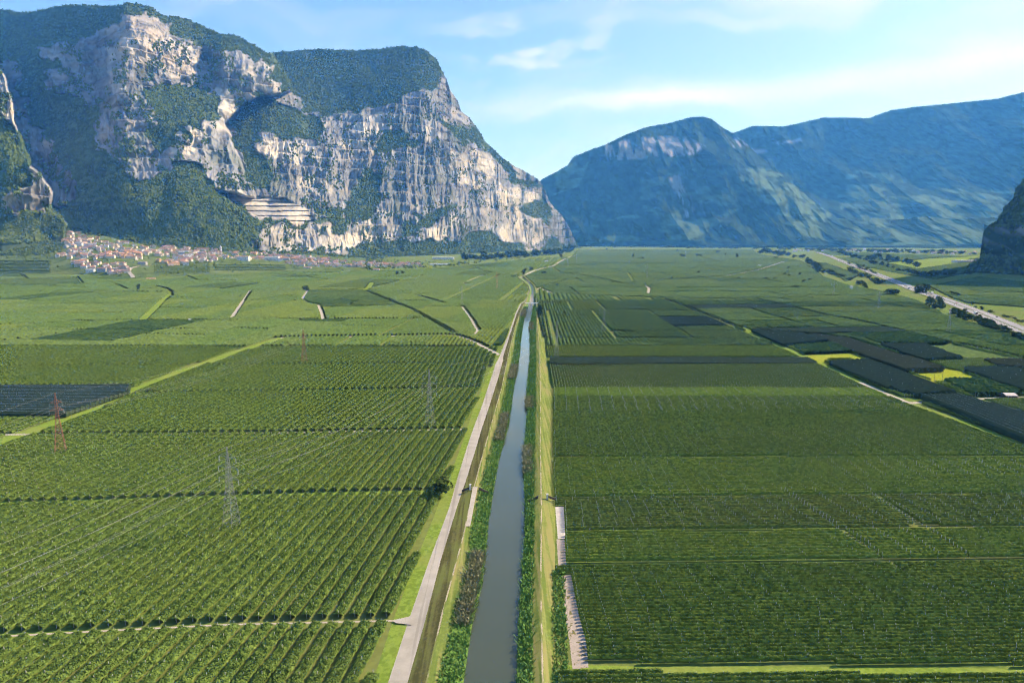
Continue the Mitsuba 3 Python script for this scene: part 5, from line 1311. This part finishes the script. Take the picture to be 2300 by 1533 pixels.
bl, br, _, _ = carriageway(0, 38)
bl2, br2, _, _ = carriageway(0, 31)
put("motorway_bank", join([strip(bl, bl2, 0.02, 1.1), strip(bl2, br2, 1.1, 1.1), strip(br2, br, 1.1, 0.02)]), "grass_bank")
tag("motorway_bank", "low grassy bank that carries the motorway", kind="structure")
for q, (off, lab) in enumerate(((-7.4, "left carriageway of the grey motorway"), (7.4, "right carriageway of the grey motorway"))):
    a, b, _, _ = carriageway(off, 11.4)
    k = key("motorway")
    put(k, strip(a, b, 1.16, 1.16), "asphalt")
    tag(k, lab, kind="structure")
    ms = []
    for o2, w2 in ((off - 5.2, 0.25), (off + 5.2, 0.25)):
        a, b, _, _ = carriageway(o2, w2)
        ms.append(strip(a, b, 1.19, 1.19))
    put(f"{k}__edge_line", join(ms), "paint_white")
ms = []
for off in (-1.0, 1.0, -13.6, 13.6):
    a, b, c, d = carriageway(off, 0.3)
    n = len(a)
    ms += [strip(a, a, 1.5, 2.0), strip(b, b, 1.5, 2.0), strip(a, b, 2.0, 2.0)]
put("guard_rail", join(ms), "steel")
tag("guard_rail", "grey steel crash barriers along the motorway", "crash barrier")


def car_parts(L, W, hh, body_h):
    prof = [(-L / 2, 0.35), (-L / 2, body_h), (-L * 0.36, body_h + 0.06), (-L * 0.22, hh), (L * 0.16, hh), (L * 0.28, body_h + 0.04), (L / 2, body_h - 0.12), (L / 2, 0.35)]
    m = trimesh.creation.extrude_polygon(Polygon(prof), W)
    m.apply_transform([[1, 0, 0, 0], [0, 0, 1, -W / 2], [0, 1, 0, 0], [0, 0, 0, 1]])
    glass = join([block(-L * 0.27, L * 0.20, -W / 2 - 0.02, W / 2 + 0.02, body_h + 0.06, hh - 0.10)])
    wh = [trimesh.creation.cylinder(0.33, 0.24, sections=10, transform=trimesh.transformations.rotation_matrix(math.pi / 2, [1, 0, 0]) @ np.eye(4)).apply_translation([x, y, 0.33]) for x in (-L * 0.31, L * 0.31) for y in (-W / 2 + 0.05, W / 2 - 0.05)]
    return (np.array(m.vertices), np.array(m.faces)), glass, [(np.array(q.vertices), np.array(q.faces)) for q in wh]


CAR = car_parts(4.4, 1.8, 1.5, 0.95)
VAN = car_parts(5.6, 2.0, 2.4, 1.3)


def truck_parts():
    cab = block(5.4, 7.6, -1.22, 1.22, 0.6, 3.3)
    box = block(-6.6, 5.1, -1.27, 1.27, 1.05, 3.95)
    screen = block(7.55, 7.65, -1.1, 1.1, 1.9, 2.9)
    wh = []
    for x in (-5.2, -4.0, 3.4, 6.3):
        for y in (-1.1, 1.1):
            q = trimesh.creation.cylinder(0.5, 0.3, sections=10, transform=trimesh.transformations.rotation_matrix(math.pi / 2, [1, 0, 0])).apply_translation([x, y, 0.5])
            wh.append((np.array(q.vertices), np.array(q.faces)))
    return cab, box, screen, wh


TRUCK = truck_parts()
COLOURS = {"paint_white": "white", "paint_silver": "silver", "paint_dark": "dark", "paint_red": "red", "paint_blue": "blue"}


def vehicle(kind, off, t, paint, fwd):
    _, _, c, d = carriageway(off, 1, 400)
    i = t * 399
    x, y = np.interp(i, np.arange(400), c[:, 0]), np.interp(i, np.arange(400), c[:, 1])
    dx, dy = d[int(i)] * (1 if fwd else -1)
    m = move(x, y, 1.17, math.atan2(dy, dx))
    k = key(kind)
    if kind == "truck":
        cab, box, screen, wh = TRUCK
        scene[f"{k}__cab"] = {**shared("cab" + paint, cab, paint), "to_world": m}
        scene[f"{k}__cargo_box"] = {**shared("cargo" + paint, box, "paint_white" if paint != "paint_white" else "paint_silver"), "to_world": m}
        scene[f"{k}__windscreen"] = {**shared("screen", screen, "glass_dark"), "to_world": m}
    else:
        body, glass, wh = CAR if kind == "car" else VAN
        scene[f"{k}__body"] = {**shared(kind + paint, body, paint), "to_world": m}
        scene[f"{k}__glazing"] = {**shared(kind + "glass", glass, "glass_dark"), "to_world": m}
    for j, q in enumerate(wh):
        scene[f"{k}__wheel" + (f"_{j:03d}" if j else "")] = {**shared(f"{kind}wheel{j}", q, "rubber"), "to_world": m}
    tag(k, f"{COLOURS[paint]} {kind} driving on the {'near' if off < 0 else 'far'} carriageway of the motorway", kind, f"{COLOURS[paint]} {kind}s on the {'near' if off < 0 else 'far'} carriageway")


r = np.random.default_rng(303)
for q in range(44):
    off = r.choice([-9.6, -5.6, 5.6, 9.6])
    kind = "car" if r.random() < 0.68 else "truck" if abs(off) > 9 else "van"
    vehicle(kind, off, np.clip(0.03 + 0.9 * r.beta(1.3, 1.5), 0, 0.97), r.choice(["paint_white", "paint_white", "paint_silver", "paint_dark", "paint_red", "paint_blue"]), off < 0)


# ------------------------------------------------------------------ pylons, poles, cables
def lattice_pylon(px, py, height, metal, label, arms=(0.62, 0.75, 0.88), span=5.2, base=6.0, thick=0.075, rot=0.0):
    g = G(px, py)
    k = key("pylon")
    m = move(g[0], g[1], 0, rot)
    waist = 0.58
    lv = [0, 0.11, 0.21, 0.30, 0.38, 0.46, 0.52, waist, 0.64, 0.70, 0.76, 0.82, 0.88, 0.94, 1.0]

    def half(t):
        return (base / 2) * (1 - t / waist) + 0.85 * (t / waist) if t < waist else 0.85 - 0.72 * ((t - waist) / (1 - waist)) ** 1.2

    def corner(t, q):
        h = half(t)
        return np.array([(-h, -h), (h, -h), (h, h), (-h, h)][q] + (t * height,))
    for q in range(4):
        put(f"{k}__leg" + (f"_{q:03d}" if q else ""), join([bar(corner(a, q), corner(b, q), thick, sides=4) for a, b in zip(lv[:-1], lv[1:])]), metal, to_world=m)
    br = []
    for n, (a, b) in enumerate(zip(lv[:-1], lv[1:])):
        for q in range(4):
            q2 = (q + 1) % 4
            br.append(bar(corner(a, q), corner(b, q2), thick * 0.6, sides=3)); br.append(bar(corner(a, q2), corner(b, q), thick * 0.6, sides=3))
            br.append(bar(corner(b, q), corner(b, q2), thick * 0.55, sides=3))
    put(f"{k}__bracing", join(br), metal, to_world=m)
    tips = []
    for n, t in enumerate(arms):
        z, s = t * height, span * (0.85 if n == len(arms) - 1 else 1.0)
        am = []
        for sg in (-1, 1):
            tip = np.array([sg * s, 0, z])
            for yy in (-1, 1):
                am += [bar((sg * half(t), yy * half(t), z), tip, thick * 0.7, sides=3), bar((sg * half(t), yy * half(t), z + 0.05 * height), tip, thick * 0.7, sides=3)]
            for u in (0.35, 0.68):
                am.append(bar((sg * (half(t) + (s - half(t)) * u), 0, z), (sg * (half(t) + (s - half(t)) * u), 0, z + 0.05 * height * (1 - u)), thick * 0.5, sides=3))
            it = join([bar((sg * s, 0, z), (sg * s, 0, z - 2.2), 0.09, sides=6)] + [bar((sg * s, 0, z - 0.4 - 0.3 * j), (sg * s, 0, z - 0.48 - 0.3 * j), 0.2, sides=7) for j in range(6)])
            nm = f"{k}__insulator"
            i = n * 2 + (sg > 0)
            put(nm + (f"_{i:03d}" if i else ""), it, "insulator_glass", to_world=m)
            c, s_ = math.cos(rot), math.sin(rot)
            tips.append(np.array([g[0] + sg * s * c, g[1] + sg * s * s_, z - 2.2]))
        put(f"{k}__cross_arm" + (f"_{n:03d}" if n else ""), join(am), metal, to_world=m)
    tag(k, label, "pylon")
    c = np.array([g[0], g[1], height])
    return tips + [c]


def cables(A_, B_, label, sag, rad=0.022, group=None):
    for a, b in zip(A_, B_):
        k = key("power_cable")
        t = np.linspace(0, 1, 26)[:, None]
        p = a + (b - a) * t
        p[:, 2] -= 4 * sag * (t * (1 - t))[:, 0]
        put(k, join([bar(p[i], p[i + 1], rad, sides=4) for i in range(25)]), "wire_metal")
        tag(k, label, "power cable", group or label)


ROT1 = math.radians(113 - 90 - 45)
p1 = lattice_pylon(521, 1187, 35.4, "steel", "grey lattice pylon with three cross arms standing in the near left vineyard", rot=ROT1, base=5.4)
p3 = lattice_pylon(966, 960, 38, "steel", "grey lattice pylon behind the white gravel track near the canal road", rot=ROT1, base=5.4)
p2 = lattice_pylon(137, 1019, 35, "rust", "rusty red lattice pylon at the left edge beside the netted orchard", arms=(0.72, 0.84), span=3.4, base=5.6, rot=0.5, thick=0.11)
p4 = lattice_pylon(684, 815, 33, "rust", "rusty red lattice pylon far back in the left vineyards", arms=(0.72, 0.84), span=3.4, base=5.6, rot=0.5, thick=0.11)
p5 = lattice_pylon(1356, 744, 31, "steel", "squat grey lattice pylon in the middle of the right vineyards", arms=(0.78, 0.92), span=6.5, base=6.0, rot=-0.3)
p6 = lattice_pylon(1250, 806, 38, "steel", "thin grey lattice pylon close to the canal above the dark net strip", rot=ROT1, base=3.4)
p7 = lattice_pylon(1038, 687, 36, "steel", "distant grey pylon left of the canal above the white track", rot=ROT1, base=4.4)
p8 = lattice_pylon(1116, 648, 40, "rust", "distant reddish pylon left of the weir", rot=ROT1, base=4.4)
p9 = lattice_pylon(1453, 626, 44, "steel", "tall hazy pylon far out on the right plain", rot=ROT1, base=5.0)
for q, (px, py, h, lab) in enumerate(((1872, 664, 30, "thin dark pylon left of the motorway hedge"), (1973, 697, 32, "thin dark pylon below the motorway crossing"), (2130, 749, 34, "thin dark pylon in front of the motorway bushes"), (1275, 599, 40, "hazy pylon beside the bending pale road"), (1295, 590, 40, "hazy pylon at the end of the bending pale road"), (1540, 580, 44, "hazy pylon in the middle of the far plain"))):
    lattice_pylon(px, py, h, "steel", lab, arms=(0.8, 0.92), span=6.0, base=4.5, rot=0.4 * q)
d13 = np.array([*(G(521, 1187) - G(966, 960)), 0.0])
p0 = [q + d13 * 1.15 for q in p1]
cables(p1, p0, "thin cable running from the near grey pylon to the lower left", 4.5)
cables(p3, p1, "thin cable between the two grey pylons left of the canal road", 5.0)
cables(p6, p3, "thin cable crossing the canal between two grey pylons", 6.5)
cables(p4, p2, "thin cable between the two rusty red pylons", 7.0)
p2b = [q + (b - a) * 0.8 for q, a, b in zip(p2, p4, p2)]
cables(p2, p2b, "thin cable from the rusty pylon to the left edge", 5.0)
for px, py, h in ((2098, 859, 11), (2116, 860, 12.5)):
    g = G(px, py)
    k = key("utility_pole")
    put(f"{k}__shaft", bar([g[0], g[1], 0], [g[0], g[1], h], 0.16, 0.11, 8), "timber")
    put(f"{k}__cross_bar", bar([g[0] - 0.9, g[1], h - 0.5], [g[0] + 0.9, g[1], h - 0.5], 0.07), "timber")
    tag(k, f"{'left' if px < 2100 else 'right'} one of two wooden poles in the yellow meadow", "utility pole")


# ------------------------------------------------------------------ levee gates, weir
def gate(pxa, pya, label, tall, mirror):
    """a concrete pillar, a swing bar and a short wing fence on each side of a levee track"""
    g = G(pxa, pya, 2.0)
    k = key("levee_gate")
    put(f"{k}__pillar", join([block(g[0] - 0.4, g[0] + 0.4, g[1] - 0.4, g[1] + 0.4, 1.2, 2.0 + tall), block(g[0] - 0.55, g[0] + 0.55, g[1] - 0.55, g[1] + 0.55, 2.0 + tall, 2.2 + tall)]), "post_concrete")
    s = mirror
    w = []
    for q in range(7):
        x = g[0] + s * (4.2 + q * 0.75)
        w.append(bar([x, g[1] - q * 0.45, 1.5 - q * 0.2], [x, g[1] - q * 0.45, 3.0 - q * 0.2], 0.05))
    w += [bar([g[0] + s * 4.2, g[1], 2.9 - z], [g[0] + s * 8.7, g[1] - 2.7, 1.7 - z], 0.15) for z in (0.0, 0.35, 0.7, 1.05)]
    put(f"{k}__wing_fence", join(w), "timber")
    put(f"{k}__swing_bar", join([bar([g[0], g[1], 2.9], [g[0] + s * 4.0, g[1], 3.0], 0.06), bar([g[0] + s * 4.0, g[1], 1.9], [g[0] + s * 4.0, g[1], 3.2], 0.08)]), "steel")
    side = []
    for q in range(5):
        x = g[0] - s * (0.7 + q * 0.75)
        side.append(bar([x, g[1] - q * 0.3, 1.3 - q * 0.2], [x, g[1] - q * 0.3, 3.1 - q * 0.25], 0.05))
    side += [bar([g[0] - s * 0.5, g[1], 3.0 - z], [g[0] - s * 3.9, g[1] - 1.2, 2.0 - z], 0.14) for z in (0.0, 0.3, 0.6, 0.9)]
    put(f"{k}__side_fence", join(side), "timber")
    tag(k, label, "gate")


gate(1056, 1098, "concrete gate post with bar and wing fence on the left levee track", 2.2, 1)
gate(1229, 1117, "concrete gate post with bar and wing fence on the right levee path", 1.7, -1)
a, b = G(1187, 683, 1.0), G(1201, 683, 1.0)
put("weir__beam", join([block(a[0] - 6, b[0] + 6, a[1] - 1.5, a[1] + 1.5, 2.4, 4.0)]), "wall_white")
for q, x in enumerate(np.linspace(a[0], b[0], 3)):
    put("weir__pier" + (f"_{q:03d}" if q else ""), block(x - 0.7, x + 0.7, a[1] - 1.2, a[1] + 1.2, -0.2, 2.4), "post_concrete")
tag("weir", "small white weir bridge across the canal in the distance", "weir")


# ------------------------------------------------------------------ the air
scene["haze"] = {"type": "cube", "to_world": T().translate([1500, 6300, 1450]).scale([11500, 7600, 1451.5]), "bsdf": {"type": "null"}, "interior": {"type": "ref", "id": "air"}}
tag("haze", "thin blue air between the camera and the far mountains", kind="stuff")
